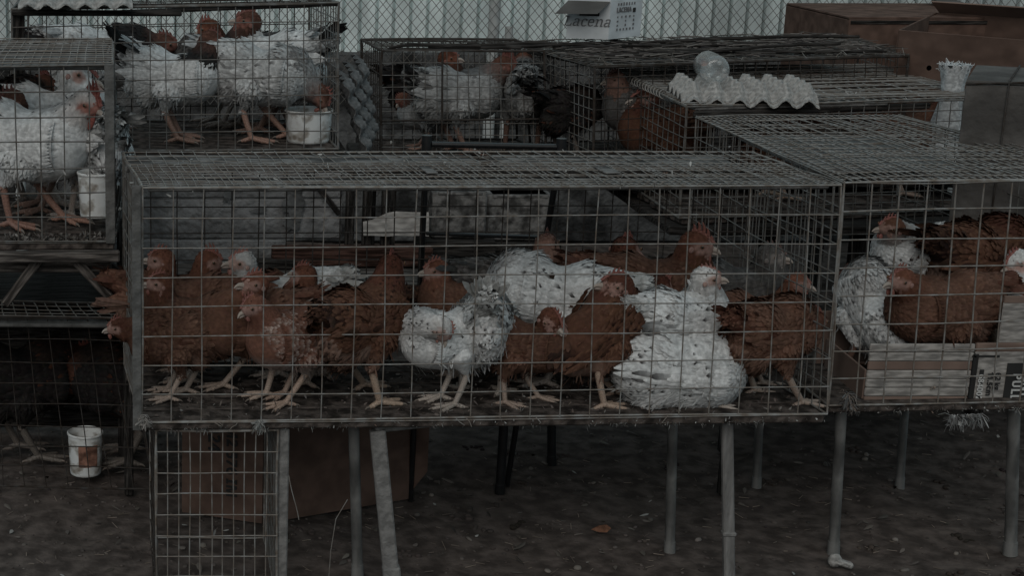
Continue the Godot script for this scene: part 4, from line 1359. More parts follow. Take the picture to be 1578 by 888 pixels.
	panel(d, FD[0], FD[1], TD[0], TD[1], 28, 10, 0.0018, M.wire_dark, "front_mesh", false)
	panel(d, FD[2], FD[3], TD[2], TD[3], 28, 10, 0.0018, M.wire_dark, "back_mesh", false)
	panel(d, FD[1], FD[2], TD[1], TD[2], 12, 10, 0.0018, M.wire_dull, "side_mesh", false)
	panel(d, TD[0] + Vector3(0, 0.004, 0), TD[1] + Vector3(0, 0.004, 0), TD[3] + Vector3(0, 0.004, 0), TD[2] + Vector3(0, 0.004, 0), 32, 14, 0.0018, M.wire_dull, "top_mesh", false, 0.004)
	floor_boards(d, FD, 4, M.litter_board)
	plank(d, "top_board", TD[0].lerp(TD[3], 0.55) + Vector3(0.02, -0.012, 0), TD[1].lerp(TD[2], 0.55) + Vector3(-0.25, -0.012, 0), 0.52, 0.012, M.wood_dark)
	var st := MB.new()
	for k in 900:
		var u := rng.randf()
		var p: Vector3 = (TD[0] as Vector3).lerp(TD[1], u * 0.92).lerp((TD[3] as Vector3).lerp(TD[2], u * 0.92), rng.randf()) + Vector3(0, rng.randf_range(0.004, 0.035), 0)
		var dr := Vector3(1.0, j(0.12), j(0.45)).normalized() * rng.randf_range(0.03, 0.11) * signf(j(1.0))
		var b := rng.randf_range(0.35, 1.5)
		st.col = Color(0.115 * b, 0.105 * b, 0.098 * b)
		st.tube(PackedVector3Array([p, p + dr * 0.5 + jv(0.004), p + dr]), rng.randf_range(0.0012, 0.003), 0.001, 4)
	stuff(obj("straw", st, M.bits, d))
	for k in 7:
		var u := k / 6.0
		var pa: Vector3 = (TD[0] as Vector3).lerp(TD[3], 0.15 + 0.8 * u) + Vector3(rng.randf_range(-0.05, 0.35), 0.03, 0)
		rod(d, "stick", pa, pa + Vector3(rng.randf_range(0.5, 1.0), j(0.02), -0.15 + j(0.08)), 0.006, M.wood_dark, 0.012)
	for k in 26:
		var tt := rng.randf()
		var pa: Vector3 = (TD[3] as Vector3).lerp(TD[2], tt) if k % 2 == 0 else (TD[0] as Vector3).lerp(TD[1], tt)
		var dd := Vector3(j(1), rng.randf_range(0.3, 1.0), j(0.4)).normalized()
		var mb := MB.new()
		mb.tube(PackedVector3Array([pa, pa + dd * 0.02 + jv(0.004), pa + dd * 0.035 + jv(0.012), pa + dd * 0.03 + jv(0.025)]), 0.0016, 0.0012, 5)
		obj("wire_end", mb, M.wire, d)
	for k in 4:
		var pa := at_y(600 + k * 60, 70 + j(4), 1.215)
		rod(c, "stick", pa, pa + Vector3(0.34, j(0.01), j(0.05)), 0.006, M.wood_dark, 0.01)
	# right back cage with the egg trays
	var r := thing("wire_cage", "wire cage carrying the stacked egg trays and the bottle", "cage", Vector3.ZERO, "wire poultry cages")
	var FG := [Vector3(1.735, 0.72, -5.22), Vector3(2.81, 0.72, -5.38), Vector3(2.86, 0.72, -6.35), Vector3(1.735, 0.72, -6.12)]
	var TG := [Vector3(1.728, 1.095, -5.22), Vector3(2.80, 1.098, -5.38), Vector3(2.85, 1.095, -6.35), Vector3(1.722, 1.10, -6.12)]
	cage_frame(r, FG, TG, 0.004, M.wire_dull)
	panel(r, FG[3], FG[0], TG[3], TG[0], 16, 11, 0.0018, M.wire_dull, "side_mesh", false, 0.004)
	panel(r, FG[0], FG[1], TG[0], TG[1], 24, 11, 0.0018, M.wire_dull, "front_mesh", false, 0.003)
	panel(r, FG[1], FG[2], TG[1], TG[2], 12, 11, 0.0018, M.wire_dark, "side_mesh", false, 0.003)
	panel(r, TG[0] + Vector3(0, 0.004, 0), TG[1] + Vector3(0, 0.004, 0), TG[3] + Vector3(0, 0.004, 0), TG[2] + Vector3(0, 0.004, 0), 30, 30, 0.0026, M.wire, "top_mesh", false, 0.007)
	floor_boards(r, FG, 6, M.litter_board)
	plank(r, "top_board", Vector3(1.74, 1.088, -5.34), Vector3(2.42, 1.09, -5.44), 0.24, 0.012, M.dust_board)
	plank(r, "front_lath", TG[0] + Vector3(0.02, -0.022, 0.012), TG[1] + Vector3(-0.2, -0.02, 0.012), 0.014, 0.02, M.wood_dark)
	var coil := PackedVector3Array()
	for k in 241:
		var tt := k / 240.0
		var p: Vector3 = TG[3].lerp(TG[0], 0.02 + tt * 0.72)
		var an := tt * TAU * 20.0
		coil.append(p + Vector3(cos(an) * 0.014, 0.006 + sin(an) * 0.014, 0))
	var cm := MB.new()
	cm.tube(coil, 0.0021, 0.0021, 5)
	obj("coiled_wire", cm, M.wire, r)
	down_bits(r, "top_litter", Vector3(2.1, 1.105, -5.35), Vector3(2.5, 1.105, -5.45), 16, Vector3(0.1, 0.004, 0.06), [Color(0.5, 0.5, 0.49)], 0.022)
	# what carries the back row
	var bt := thing("trestle_table", "dark plank table carrying the back row of cages", "table", Vector3.ZERO)
	for k in 4:
		plank(bt, "table_board", Vector3(0.75, 0.762 + j(0.002), -5.85 - k * 0.16), Vector3(2.95, 0.762 + j(0.002), -5.85 - k * 0.16), 0.155, 0.03, M.wood_dark)
	plank(bt, "table_board", Vector3(1.5, 0.762, -5.69), Vector3(2.95, 0.762, -5.69), 0.155, 0.03, M.wood_dark)
	for x in [0.85, 2.9]:
		for z in [-5.85, -6.4]:
			plank(bt, "leg", Vector3(x, 0.0, z), Vector3(x, 0.745, z), 0.05, 0.05, M.wood_dark, Vector3(0, 0, 1))
	var b2 := thing("plank_table", "low plank table under the cage with the egg trays", "table", Vector3.ZERO)
	for k in 6:
		plank(b2, "table_board", Vector3(1.70, 0.680 + j(0.002), -5.29 - k * 0.17), Vector3(2.92, 0.680 + j(0.002), -5.29 - k * 0.17), 0.165, 0.03, M.wood_dark)
	for x in [at_x(1297, -5.3, 0.1), 2.85]:
		for z in [-5.3, -6.1]:
			plank(b2, "leg", Vector3(x, 0.0, z), Vector3(x, 0.663, z), 0.05, 0.05, M.wood_dark, Vector3(0, 0, 1))
	# shelf and braces under the left cage
	var ls := thing("trestle", "wooden trestle with crossed braces under the left cage", "trestle", Vector3.ZERO)
	plank(ls, "beam", Vector3(-0.72, 0.822, -4.235), Vector3(-0.115, 0.828, -4.235), 0.03, 0.030, M.wood)
	plank(ls, "beam", Vector3(-0.72, 0.79, -4.30), Vector3(-0.14, 0.79, -4.30), 0.03, 0.045, M.wood)
	plank(ls, "beam", Vector3(-0.72, 0.80, -4.80), Vector3(-0.13, 0.80, -4.80), 0.04, 0.06, M.wood_dark)
	plank(ls, "brace", at_z(108, 392, -4.26), at_z(170, 458, -4.26), 0.012, 0.026, M.wood)
	plank(ls, "brace", at_z(62, 398, -4.26), at_z(8, 470, -4.26), 0.012, 0.026, M.wood)
	plank(ls, "brace", at_z(150, 392, -4.60), at_z(205, 440, -4.60), 0.012, 0.03, M.wood_dark)
	plank(ls, "leg", Vector3(-0.12, 0.0, -4.83), Vector3(-0.12, 0.80, -4.83), 0.04, 0.04, M.wood_dark, Vector3(0, 0, 1))
	plank(ls, "leg", Vector3(-0.55, 0.0, -4.83), Vector3(-0.55, 0.80, -4.83), 0.04, 0.04, M.wood_dark, Vector3(0, 0, 1))

func table_parts() -> void:
	# the stand below the long cage and the one below the right cage
	var fr := thing("cage_stand", "grey rail under the long cage with a peeling slanted front leg", "stand", Vector3.ZERO, "stands under the front cages")
	plank(fr, "front_rail", Vector3(0.545, 0.462, -3.86), Vector3(1.02, 0.472, -3.98), 0.03, 0.018, M.wood_v)
	plank(fr, "rail", Vector3(-0.05, 0.463, -4.24), Vector3(1.60, 0.468, -4.24), 0.03, 0.02, M.wood_dark)
	plank(fr, "leg", Vector3(0.615, -0.05, -3.845), Vector3(0.552, 0.462, -3.85), 0.040, 0.03, M.wood_v, Vector3(0, 0, 1))
	plank(fr, "leg_sleeve", Vector3(0.6165, -0.05, -3.8445), Vector3(0.600, 0.085, -3.8465), 0.045, 0.036, M.wood_v, Vector3(0, 0, 1))
	var legs := [
		[545, -3.98, 0.470, 16, 0.0145, "grey metal pipe leg beside the slanted wooden leg", M.pipe],
		[1038, -4.13, 0.475, 17, 0.0135, "dim grey pipe leg just left of the tall pale square leg", M.pipe],
		[1175, -4.62, 0.465, 16, 0.0125, "short dim pipe leg behind the tall pale square leg", M.pipe],
		[1297, -4.13, 0.455, 16, 0.0145, "grey pipe leg under the gap between the two front cages", M.pipe],
		[1400, -4.62, 0.455, 16, 0.0125, "short dim pipe leg under the back of the right cage", M.pipe],
		[1562, -4.13, 0.455, 32, 0.0165, "grey pipe leg nearest the right edge", M.pipe]]
	for q in legs:
		var p := Vector3(at_x(q[0], q[1], q[2]), q[2], q[1])
		post(q[5], p, Vector3(p.x + q[3] * 0.0016, 0.0, q[1]), q[4], q[6], "stand_leg", "leg", "legs under the front cages")
	post("tall pale square leg with a taped joint under the long cage", Vector3(at_x(1120, -3.9, 0.48), 0.475, -3.90), Vector3(at_x(1123, -3.9, 0.0), 0.0, -3.90), 0.0145, M.wood_v, "stand_leg", "leg", "legs under the front cages", true)
	var rb := MB.new()
	var jx := lerpf(at_x(1123, -3.9, 0.0), at_x(1120, -3.9, 0.48), 0.32)
	rb.box(Vector3(jx, 0.155, -3.90), Vector3(0.035, 0.012, 0.027), Basis.IDENTITY, 0.003)
	tag(obj("leg_clip", rb, M.wood_v), "pale clip round the joint of the tall square leg", "clip")
	# flattened brown carton behind the narrow cage
	var bx := thing("cardboard_box", "large brown cardboard box on the ground behind the narrow cage", "box", Vector3.ZERO, "cardboard boxes")
	var a := at_y(282, 788, 0.01)
	var b := at_y(405, 806, 0.01)
	var c := at_y(628, 768, 0.01)
	var up := Vector3(0, 0.43, 0)
	for q in [[a, b], [b, c]]:
		var m := MB.new()
		var s: Vector3 = ((q[1] as Vector3) - (q[0] as Vector3)).normalized().cross(Vector3.UP) * 0.006
		for k in 2:
			var o := s * (1.0 if k == 0 else -1.0)
			m.face(q[0] + o, q[1] + o, q[1] + up + o, q[0] + up + o, s * (1.0 if k == 0 else -1.0))
		m.face(q[0] + up + s, q[1] + up + s, q[1] + up - s, q[0] + up - s, Vector3.UP)
		m.face(q[0] + s, q[0] - s, q[0] + up - s, q[0] + up + s, Vector3(-1, 0, 0))
		m.face(q[1] + s, q[1] - s, q[1] + up - s, q[1] + up + s, Vector3(1, 0, 0))
		obj("side_panel", m, M.card, bx)
	var back := a + (c - b)
	for q in [[a, back], [back, c]]:
		var m := MB.new()
		m.face(q[0], q[1], q[1] + up, q[0] + up, Vector3(0, 0, -1))
		obj("side_panel", m, M.card, bx)
	var fl := MB.new()
	fl.face(c + Vector3(0.002, 0.01, 0), c + Vector3(0.055, 0.09, 0.01), c + Vector3(0.055, 0.43, 0.01), c + up + Vector3(0.002, 0, 0), Vector3(0, 0, 1))
	obj("flap", fl, M.card, bx)
	var tdir := (b - a).normalized()
	var nrm := tdir.cross(Vector3.UP).normalized()
	if nrm.z < 0:
		nrm = -nrm
	# printing that runs down the box beside its corner
	var base := a.lerp(b, 0.40)
	text(bx, "20x2024", 0.05, M.ink, base + Vector3(0, 0.30, 0) + nrm * 0.009, Basis(Vector3.DOWN, tdir, nrm * -1.0 if Vector3.DOWN.cross(tdir).dot(nrm) < 0 else nrm))
	text(bx, "M2 576 IM", 0.045, M.ink, a.lerp(b, 0.62) + Vector3(0, 0.18, 0) + nrm * 0.009, Basis(Vector3.DOWN, tdir, nrm * -1.0 if Vector3.DOWN.cross(tdir).dot(nrm) < 0 else nrm))
	var scrap := MB.new()
	scrap.ball(Vector3(0, 0.016, 0), Vector3(0.022, 0.020, 0.016), Basis(Vector3.UP, 0.4), 8)
	scrap.box(Vector3(0.022, 0.010, 0.006), Vector3(0.05, 0.016, 0.022), Basis(Vector3(0, 0, 1), -0.3), 0.004)
	var so := obj("stone", scrap, M.pulp)
	so.position = at_y(1285, 872, 0.0)
	tag(so, "pale broken lump lying on the earth below the gap leg", "stone")
	var lf := MB.new()
	lf.feather(Vector3(0, 0.012, 0), Vector3(1, 0.05, 0.2).normalized(), Vector3(0, 1, 0.5).normalized(), 0.055, 0.03, 0.008, Color(1, 1, 1), Color(1, 1, 1))
	var lo := obj("dry_leaf", lf, M.leaf)
	lo.position = at_y(910, 822, 0.0)
	tag(lo, "reddish dry leaf lying on the earth below the long cage", "leaf")
	var gs := MB.new()
	gs.tube(PackedVector3Array([at_z(536, 770, -3.75), at_z(518, 800, -3.75), at_z(510, 850, -3.75), at_z(507, 892, -3.75)]), 0.0012, 0.0012, 5)
	tag(obj("loose_string", gs, M.wire), "thin loose string hanging left of the grey pipe leg", "string")

func open_box(t: Node3D, sz: Vector3, wall: float, mt: Material, closed: bool) -> void:
	var parts := [[Vector3(0, sz.y / 2, sz.z / 2), Vector3(sz.x, sz.y, wall)], [Vector3(0, sz.y / 2, -sz.z / 2), Vector3(sz.x, sz.y, wall)], [Vector3(-sz.x / 2 + wall / 2, sz.y / 2 - 0.001, 0), Vector3(wall, sz.y - 0.003, sz.z - wall)], [Vector3(sz.x / 2 - wall / 2, sz.y / 2 - 0.001, 0), Vector3(wall, sz.y - 0.003, sz.z - wall)]]
	for p in parts:
		var mb := MB.new()
		mb.box(p[0], p[1], Basis.IDENTITY, 0.002)
		obj("side_panel", mb, mt, t)
	var bm := MB.new()
	bm.box(Vector3(0, wall / 2 + 0.002, 0), Vector3(sz.x - 2 * wall - 0.002, wall, sz.z - wall - 0.002), Basis.IDENTITY, 0.001)
	obj("bottom", bm, mt, t)
	if closed:
		for s in [-1.0, 1.0]:
			var mb := MB.new()
			mb.box(Vector3(0, sz.y + wall / 2 + 0.001, s * sz.z / 4), Vector3(sz.x, wall, sz.z / 2 - 0.003), Basis.IDENTITY, 0.001)
			obj("top_flap", mb, mt, t)

func flap(t: Node3D, hinge: Vector3, along: Vector3, len: float, down: Vector3, wid: float, mt: Material) -> void:
	var mb := MB.new()
	var y := along.cross(down).normalized()
	mb.box(down * wid * 0.5, Vector3(len, 0.006, wid), Basis(along, y, along.cross(y) * -1.0 if (along.cross(y)).dot(down) < 0 else along.cross(y)), 0.001)
	var o := obj("flap", mb, mt, t)
	o.position = hinge

func clutter() -> void:
	# egg trays on the cage and the bottle on them
	var eb := Basis(Vector3.UP, -0.13)
	var ec := at_y(1143, 141, 1.125)
	egg_tray("lower of two stacked grey egg trays under the clear bottle", ec, eb, 6, 4, 0.073, 0.064, M.pulp)
	egg_tray("upper of two stacked grey egg trays under the clear bottle", ec + Vector3(0, 0.013, -0.012), eb, 6, 4, 0.073, 0.064, M.pulp)
	egg_tray("grey egg tray lying on the upper left cage", at_y(118, -2, 1.462) , Basis(Vector3.UP, 0.04), 6, 5, 0.058, 0.036, M.pulp)
	for k in 3:
		var p := at_z(548 + k * 14, 172 - k * 6, -5.25 - k * 0.02)
		egg_tray(["left dark egg tray leaning upright beside the upper left cage", "middle dark egg tray leaning upright beside the upper left cage", "right dark egg tray leaning upright beside the upper left cage"][k], p + Vector3(0, 0, -0.1 * k), Basis(Vector3(0, 0, 1), -1.25 - 0.06 * k) * Basis(Vector3.UP, 0.1), 4, 3, 0.066, 0.036, M.pulp_dark)
	var bt := thing("plastic_bottle", "clear plastic bottle lying on the egg trays with its base forward", "bottle", at_y(1104, 108, 1.205) + Vector3(0, -0.050, -0.03))
	bt.scale = Vector3.ONE * 0.88
	var prof := PackedVector2Array([Vector2(0.0, 0.006), Vector2(0.02, 0.001), Vector2(0.036, 0.0), Vector2(0.050, 0.010), Vector2(0.054, 0.03), Vector2(0.050, 0.055), Vector2(0.054, 0.08), Vector2(0.050, 0.105), Vector2(0.054, 0.13), Vector2(0.053, 0.2), Vector2(0.035, 0.245), Vector2(0.016, 0.27), Vector2(0.016, 0.295)])
	var lb := Basis(Vector3(1, 0, 0), -PI / 2) 
	lb = Basis(Vector3.UP, -0.16) * lb
	var bm := MB.new()
	bm.lathe(Vector3(0, 0.054, 0.03), prof, lb, 30, 0.012, 5)
	obj("bottle_body", bm, M.clear, bt)
	var pe := MB.new()
	for k in 5:
		var an := TAU * k / 5.0
		pe.ball(lb * Vector3(cos(an) * 0.03, 0.002, sin(an) * 0.03) + Vector3(0, 0.054, 0.03), Vector3(0.010, 0.007, 0.010), lb, 8)
	obj("base_lobes", pe, M.clear, bt)
	var cap := MB.new()
	cap.lathe(Vector3(0, 0.054, 0.03), PackedVector2Array([Vector2(0.018, 0.285), Vector2(0.019, 0.305), Vector2(0.0, 0.305)]), lb, 18)
	obj("cap", cap, M.red_label, bt)
	# white carton
	var cw := thing("cardboard_box", "white carton with an open flap and dark script on the back row", "box", Vector3(0, 0, 0), "cardboard boxes")
	var corner := at_z(937, 61, -6.12)
	var la := at_z(872, 59, -6.18)
	var rr := at_z(986, 57, -6.26)
	cw.position = corner
	var hgt := 0.155
	var u1 := (la - corner); u1.y = 0
	var u2 := (rr - corner); u2.y = 0
	for q in [[Vector3.ZERO, u1], [Vector3.ZERO, u2], [u1, u1 + u2], [u2, u1 + u2]]:
		var m := MB.new()
		m.face(q[0], q[1], q[1] + Vector3(0, hgt, 0), q[0] + Vector3(0, hgt, 0), Vector3(0, 0, 1))
		obj("side_panel", m, M.card_white, cw)
	var top := MB.new()
	top.face(Vector3(0, hgt, 0), u2 + Vector3(0, hgt, 0), u1 + u2 + Vector3(0, hgt, 0), u1 + Vector3(0, hgt, 0), Vector3.UP)
	obj("top", top, M.card_white, cw)
	var fp := MB.new()
	var nl := Vector3(u1.z, 0, -u1.x).normalized()
	if nl.z < 0: nl = -nl
	var hx := Vector3(0, hgt - 0.012, 0)
	fp.face(hx + nl * 0.004, hx + u1 + nl * 0.004, hx + u1 * 1.22 + Vector3(0, -0.045, 0) + nl * 0.09, hx + u1 * 0.22 + Vector3(0, -0.040, 0) + nl * 0.09, Vector3.UP)
	obj("flap", fp, M.card_grey, cw)
	var slot := MB.new()
	slot.box(u1 * 0.48 + Vector3(0, 0.093, 0) + nl * 0.001, Vector3(0.075, 0.012, 0.006), Basis(-u1.normalized(), Vector3.UP, nl), 0.001)
	obj("hand_slot", slot, M.ink, cw)
	var sk := Basis(-u1.normalized(), (Vector3.UP - u1.normalized() * 0.25), nl)
	text(cw, "Lacena", 0.052, M.ink_faded, u1 * 0.5 + Vector3(0, 0.066, 0) + nl * 0.003, sk, false, true)
	var n2 := Vector3(u2.z, 0, -u2.x).normalized()
	if n2.z < 0: n2 = -n2
	var d2 := u2.normalized()
	var b2 := Basis(d2, Vector3.UP, n2)
	text(cw, "LACENA", 0.026, M.ink_faded, u2 * 0.42 + Vector3(0, 0.108, 0) + n2 * 0.002, b2, true)
	# print too small to read: rows of faded marks
	for q in [[0.130, 0.013, 7], [0.082, 0.009, 5], [0.066, 0.009, 3], [0.050, 0.009, 3], [0.034, 0.010, 6]]:
		var mk := MB.new()
		for k in int(q[2]):
			mk.box(u2 * (0.24 + 0.5 * k / maxf(1.0, float(q[2]) - 1.0)) + Vector3(0, q[0], 0) + n2 * 0.002, Vector3(rng.randf_range(0.004, 0.008), float(q[1]) * rng.randf_range(0.7, 1.0), 0.002), b2, 0.0003)
		stuff(obj("faded_print", mk, M.ink_faded, cw))
	var hs := MB.new()
	hs.box(u2 * 0.74 + Vector3(0, 0.104, 0) + n2 * 0.002, Vector3(0.016, 0.017, 0.004), b2, 0.001)
	obj("hand_slot", hs, M.ink, cw)
	# brown cartons at the upper right
	var h1 := thing("cardboard_box", "big brown closed carton at the upper right with taped lid flaps", "box", Vector3(3.18, 0.72, -6.98), "cardboard boxes")
	h1.rotation.y = -0.02
	open_box(h1, Vector3(0.68, 0.535, 0.72), 0.008, M.card, true)
	var tp := MB.new()
	tp.box(Vector3(0, 0.523, 0.3665), Vector3(0.67, 0.015, 0.003), Basis.IDENTITY, 0.001)
	obj("tape", tp, M.wood_dark, h1)
	flap(h1, Vector3(0.30, 0.545, 0.05), Vector3(1, 0, 0), 0.10, Vector3(0, 0.1, -1).normalized(), 0.34, M.card_grey)
	var h2 := thing("cardboard_box", "reddish brown open carton before the big closed one", "box", Vector3.ZERO, "cardboard boxes")
	var ca := at_y(1385, 46, 1.27)
	var cb := at_y(1610, 64, 1.27)
	var cc := at_y(1442, 19, 1.27)
	var cd := cb + cc - ca
	for q in [[ca, cb], [ca, cc], [cc, cd], [cb, cd]]:
		var p: Vector3 = q[0]
		var e: Vector3 = q[1]
		var l := (e - p).length()
		var d := (e - p) / l
		var mb := MB.new()
		mb.box(Vector3.ZERO, Vector3(l - 0.004, 0.53, 0.008), Basis(d, Vector3.UP, d.cross(Vector3.UP)), 0.002)
		var o := obj("side_panel", mb, M.card, h2)
		o.position = (p + e) / 2 - Vector3(0, 0.265, 0)
	var fd := (cd - cc).normalized()
	flap(h2, (cc + cd) / 2 + Vector3(0, 0.002, -0.006), fd, 0.5, (Vector3(0, 0.5, 0) - fd.cross(Vector3.UP) * -0.8).normalized(), 0.09, M.card_pale)
	var hole := MB.new()
	var hd := (cb - ca).normalized()
	hole.lathe(Vector3.ZERO, PackedVector2Array([Vector2(0.0, 0.0), Vector2(0.009, 0.0), Vector2(0.010, -0.002)]), Basis(hd, hd.cross(Vector3.UP), Vector3.UP), 14)
	var ho := obj("hand_hole", hole, M.ink, h2)
	ho.position = ca.lerp(cb, 0.25) + Vector3(0, -0.13, 0) + hd.cross(Vector3.UP) * 0.0055
	var h3 := thing("cardboard_box", "grey carton bound with wire at the right edge", "box", Vector3.ZERO, "cardboard boxes")
	h3.rotation.y = -0.52
	h3.position = at_y(1488, 128, 1.255) - h3.basis * Vector3(-0.30, 0.56, 0.21)
	open_box(h3, Vector3(0.60, 0.56, 0.42), 0.008, M.card_grey, true)
	for x in [-0.19, 0.08]:
		var mb := MB.new()
		mb.tube(PackedVector3Array([Vector3(x, 0.02, 0.218), Vector3(x, 0.35, 0.222), Vector3(x, 0.572, 0.220), Vector3(x + 0.01, 0.575, -0.2)]), 0.003, 0.003, 6)
		obj("wire", mb, M.wire_dark, h3)
	var hw := MB.new()
	hw.tube(PackedVector3Array([Vector3(-0.30, 0.558, 0.217), Vector3(-0.15, 0.572, 0.22), Vector3(0.1, 0.576, 0.22), Vector3(0.295, 0.57, 0.22)]), 0.003, 0.003, 6)
	obj("wire", hw, M.wire_dark, h3)
	var lg2 := thing("plank_shelf", "dark plank shelf under the cartons at the right", "shelf", Vector3.ZERO)
	for k in 4:
		plank(lg2, "board", Vector3(2.5 if k == 0 else 2.72, 0.685 , -5.05 - k * 0.2), Vector3(3.6, 0.685, -5.05 - k * 0.2), 0.19, 0.025, M.wood_dark)
	for k in 6:
		plank(lg2, "board", Vector3(2.9, 0.705, -6.05 - k * 0.22), Vector3(3.9, 0.705, -6.05 - k * 0.22), 0.21, 0.025, M.wood_dark)
	for x in [3.0, 3.5]:
		for z in [-5.0, -5.7, -6.1, -7.1]:
			plank(lg2, "leg", Vector3(x, 0.0, z), Vector3(x, 0.672, z), 0.05, 0.05, M.wood_dark, Vector3(0, 0, 1))
	# white sack with a frayed neck
	var sk2 := thing("woven_sack", "white woven sack end with a frayed tuft beside the grey carton", "sack", at_z(1465, 150, -5.55))
	var sb := MB.new()
	sb.lathe(Vector3(0, -0.30, 0), PackedVector2Array([Vector2(0.0, 0.0), Vector2(0.08, 0.01), Vector2(0.075, 0.10), Vector2(0.05, 0.22), Vector2(0.032, 0.30), Vector2(0.036, 0.35), Vector2(0.043, 0.39), Vector2(0.050, 0.415), Vector2(0.045, 0.405), Vector2(0.0, 0.36)]), Basis.IDENTITY, 40, 0.10, 9)
	obj("sack_body", sb, M.sack, sk2)
	var sf := MB.new()
	sf.col = Color(0.6, 0.62, 0.63)
	for k in 120:
		var an := rng.randf() * TAU
		var r0 := rng.randf_range(0.015, 0.05)
		var p := Vector3(cos(an) * r0, 0.10 + j(0.015), sin(an) * r0)
		var o := Vector3(cos(an), rng.randf_range(0.2, 1.4), sin(an)).normalized()
		sf.tube(PackedVector3Array([p, p + o * 0.010, p + o * 0.015 + jv(0.011)]), 0.0013, 0.0008, 4)
	stuff(obj("fringe", sf, M.bits, sk2))
	# tubs
	tub("white tub in the upper left cage with a hen's head over it", at_y(478, 222, 0.99) + Vector3(0, 0, -0.06), 0.078, 0.105)
	tub("white tub in the left cage by the feet of the white hens", at_z(150, 332, -4.36), 0.052, 0.125)
	var ct := tub("white tub with a worn red label in the dark ground cage", Vector3(at_y(130, 752, 0.03).x, 0.03, -4.66), 0.054, 0.135)
	var lb2 := MB.new()
	var rows := 2
	for a in rows:
		for k in 9:
			var an := lerpf(0.75, 1.95, k / 8.0)
			var y := 0.034 + a * 0.07
			var rr2 := 0.054 * (0.915 + 0.065 * (y / 0.135)) + 0.0012
			lb2.vert(Vector3(cos(an) * rr2, y, sin(an) * rr2), Vector3(cos(an), 0, sin(an)))
	for k in 8:
		lb2.i.append_array([k, k + 1, k + 9, k + 1, k + 10, k + 9])
	obj("label", lb2, M.red_label, ct)
	# cardboard tray with printing in the right cage
	var tr := thing("cardboard_tray", "ridged cardboard tray with black and white printing in the right cage", "tray", Vector3.ZERO)
	var z := -4.06
	var p0 := at_z(1330, 625, z)
	var p1 := at_z(1490, 625, z)
	var hh := at_z(1330, 530, z).y - p0.y
	for k in 7:
		var mb := MB.new()
		mb.box(Vector3((p0.x + p1.x) / 2, p0.y + hh * (k + 0.5) / 7.0, z - 0.004 + j(0.0008)), Vector3(p1.x - p0.x, hh / 7.0 - 0.0015, 0.008), Basis.IDENTITY, 0.003)
		obj("ridge", mb, M.card_pale if k == 0 or k == 4 else M.card_ridge, tr)
	var sd := MB.new()
	sd.box(Vector3(p0.x + 0.010, p0.y + hh * 0.28, z - 0.16), Vector3(0.006, hh * 0.56, 0.30), Basis(Vector3.UP, -0.06), 0.002)
	obj("side_panel", sd, M.card_pale, tr)
	var q0 := at_z(1492, 625, z)
	var q1 := at_z(1660, 625, z)
	var q2 := at_z(1492, 543, z).y
	var fp2 := MB.new()
	fp2.box(Vector3((q0.x + q1.x) / 2, (q0.y + q2) / 2, z - 0.006), Vector3(q1.x - q0.x, q2 - q0.y, 0.008), Basis.IDENTITY, 0.002)
	obj("front_panel", fp2, M.card_ridge, tr)
	var fp3 := MB.new()
	fp3.box(Vector3((q0.x + q1.x) / 2, q2 + 0.012, z - 0.008), Vector3(q1.x - q0.x, 0.024, 0.012), Basis.IDENTITY, 0.003)
	obj("top_edge", fp3, M.card_pale, tr)
	var e0 := at_z(1535, 540, z - 0.02)
	var e1 := at_z(1660, 466, z - 0.02)
	var fp4 := MB.new()
	fp4.box(Vector3((e0.x + e1.x) / 2, (e0.y + e1.y) / 2 , z - 0.02), Vector3(e1.x - e0.x, e1.y - e0.y, 0.006), Basis.IDENTITY, 0.002)
	obj("raised_panel", fp4, M.card_ridge, tr)
	var fp5 := MB.new()
	fp5.box(Vector3((e0.x + e1.x) / 2, e1.y + 0.008, z - 0.02), Vector3(e1.x - e0.x, 0.02, 0.009), Basis.IDENTITY, 0.002)
	obj("raised_edge", fp5, M.card_pale, tr)
	for y in [hh / 2.0]:
		for bk in [-0.33]:
			var mb := MB.new()
			mb.box(Vector3((p0.x + q1.x) / 2, p0.y + y, z + bk), Vector3(q1.x - p0.x, hh, 0.008), Basis.IDENTITY, 0.002)
			obj("back_panel", mb, M.card_pale, tr)
	var zz := z + 0.0015
	var prints := [[1496, 1498.5, 548, 625], [1496, 1540, 548, 551], [1502, 1516, 570, 624], [1543, 1640, 560, 625]]
	for q in prints:
		var a := at_z(q[0], q[3], z)
		var b := at_z(q[1], q[2], z)
		var mb := MB.new()
		mb.box(Vector3((a.x + b.x) / 2, (a.y + b.y) / 2, z - 0.001), Vector3(b.x - a.x, b.y - a.y, 0.003), Basis.IDENTITY, 0.0004)
		obj("print", mb, M.ink, tr)
	var cw90 := Basis(Vector3(0, -1, 0), Vector3(1, 0, 0), Vector3(0, 0, 1))
	text(tr, "684002", 0.022, M.ink_white, at_z(1509, 597, zz), cw90)
	text(tr, "11.5cm", 0.020, M.ink, at_z(1524, 592, zz), cw90)
	text(tr, "62 kg", 0.020, M.ink, at_z(1536, 588, zz), cw90)
	text(tr, "PULLET", 0.032, M.ink_white, at_z(1563, 606, zz), cw90)
	text(tr, "ENT", 0.032, M.ink_white, at_z(1581, 596, zz), cw90)
	var wb := thing("wooden_block", "rough wooden block under the white hen behind the cardboard tray", "block", Vector3(at_x(1425, -4.42, 0.5), 0.472, -4.44))
	var wm := MB.new()
	wm.box(Vector3(0, 0.065, 0), Vector3(0.20, 0.13, 0.14), Basis(Vector3.UP, 0.2), 0.006)
	obj("block", wm, M.wood_dark, wb)
	var wk := MB.new()
	wk.box(Vector3(0, 0.132, 0), Vector3(0.21, 0.004, 0.145), Basis(Vector3.UP, 0.2), 0.001)
	obj("top_slat", wk, M.wood, wb)

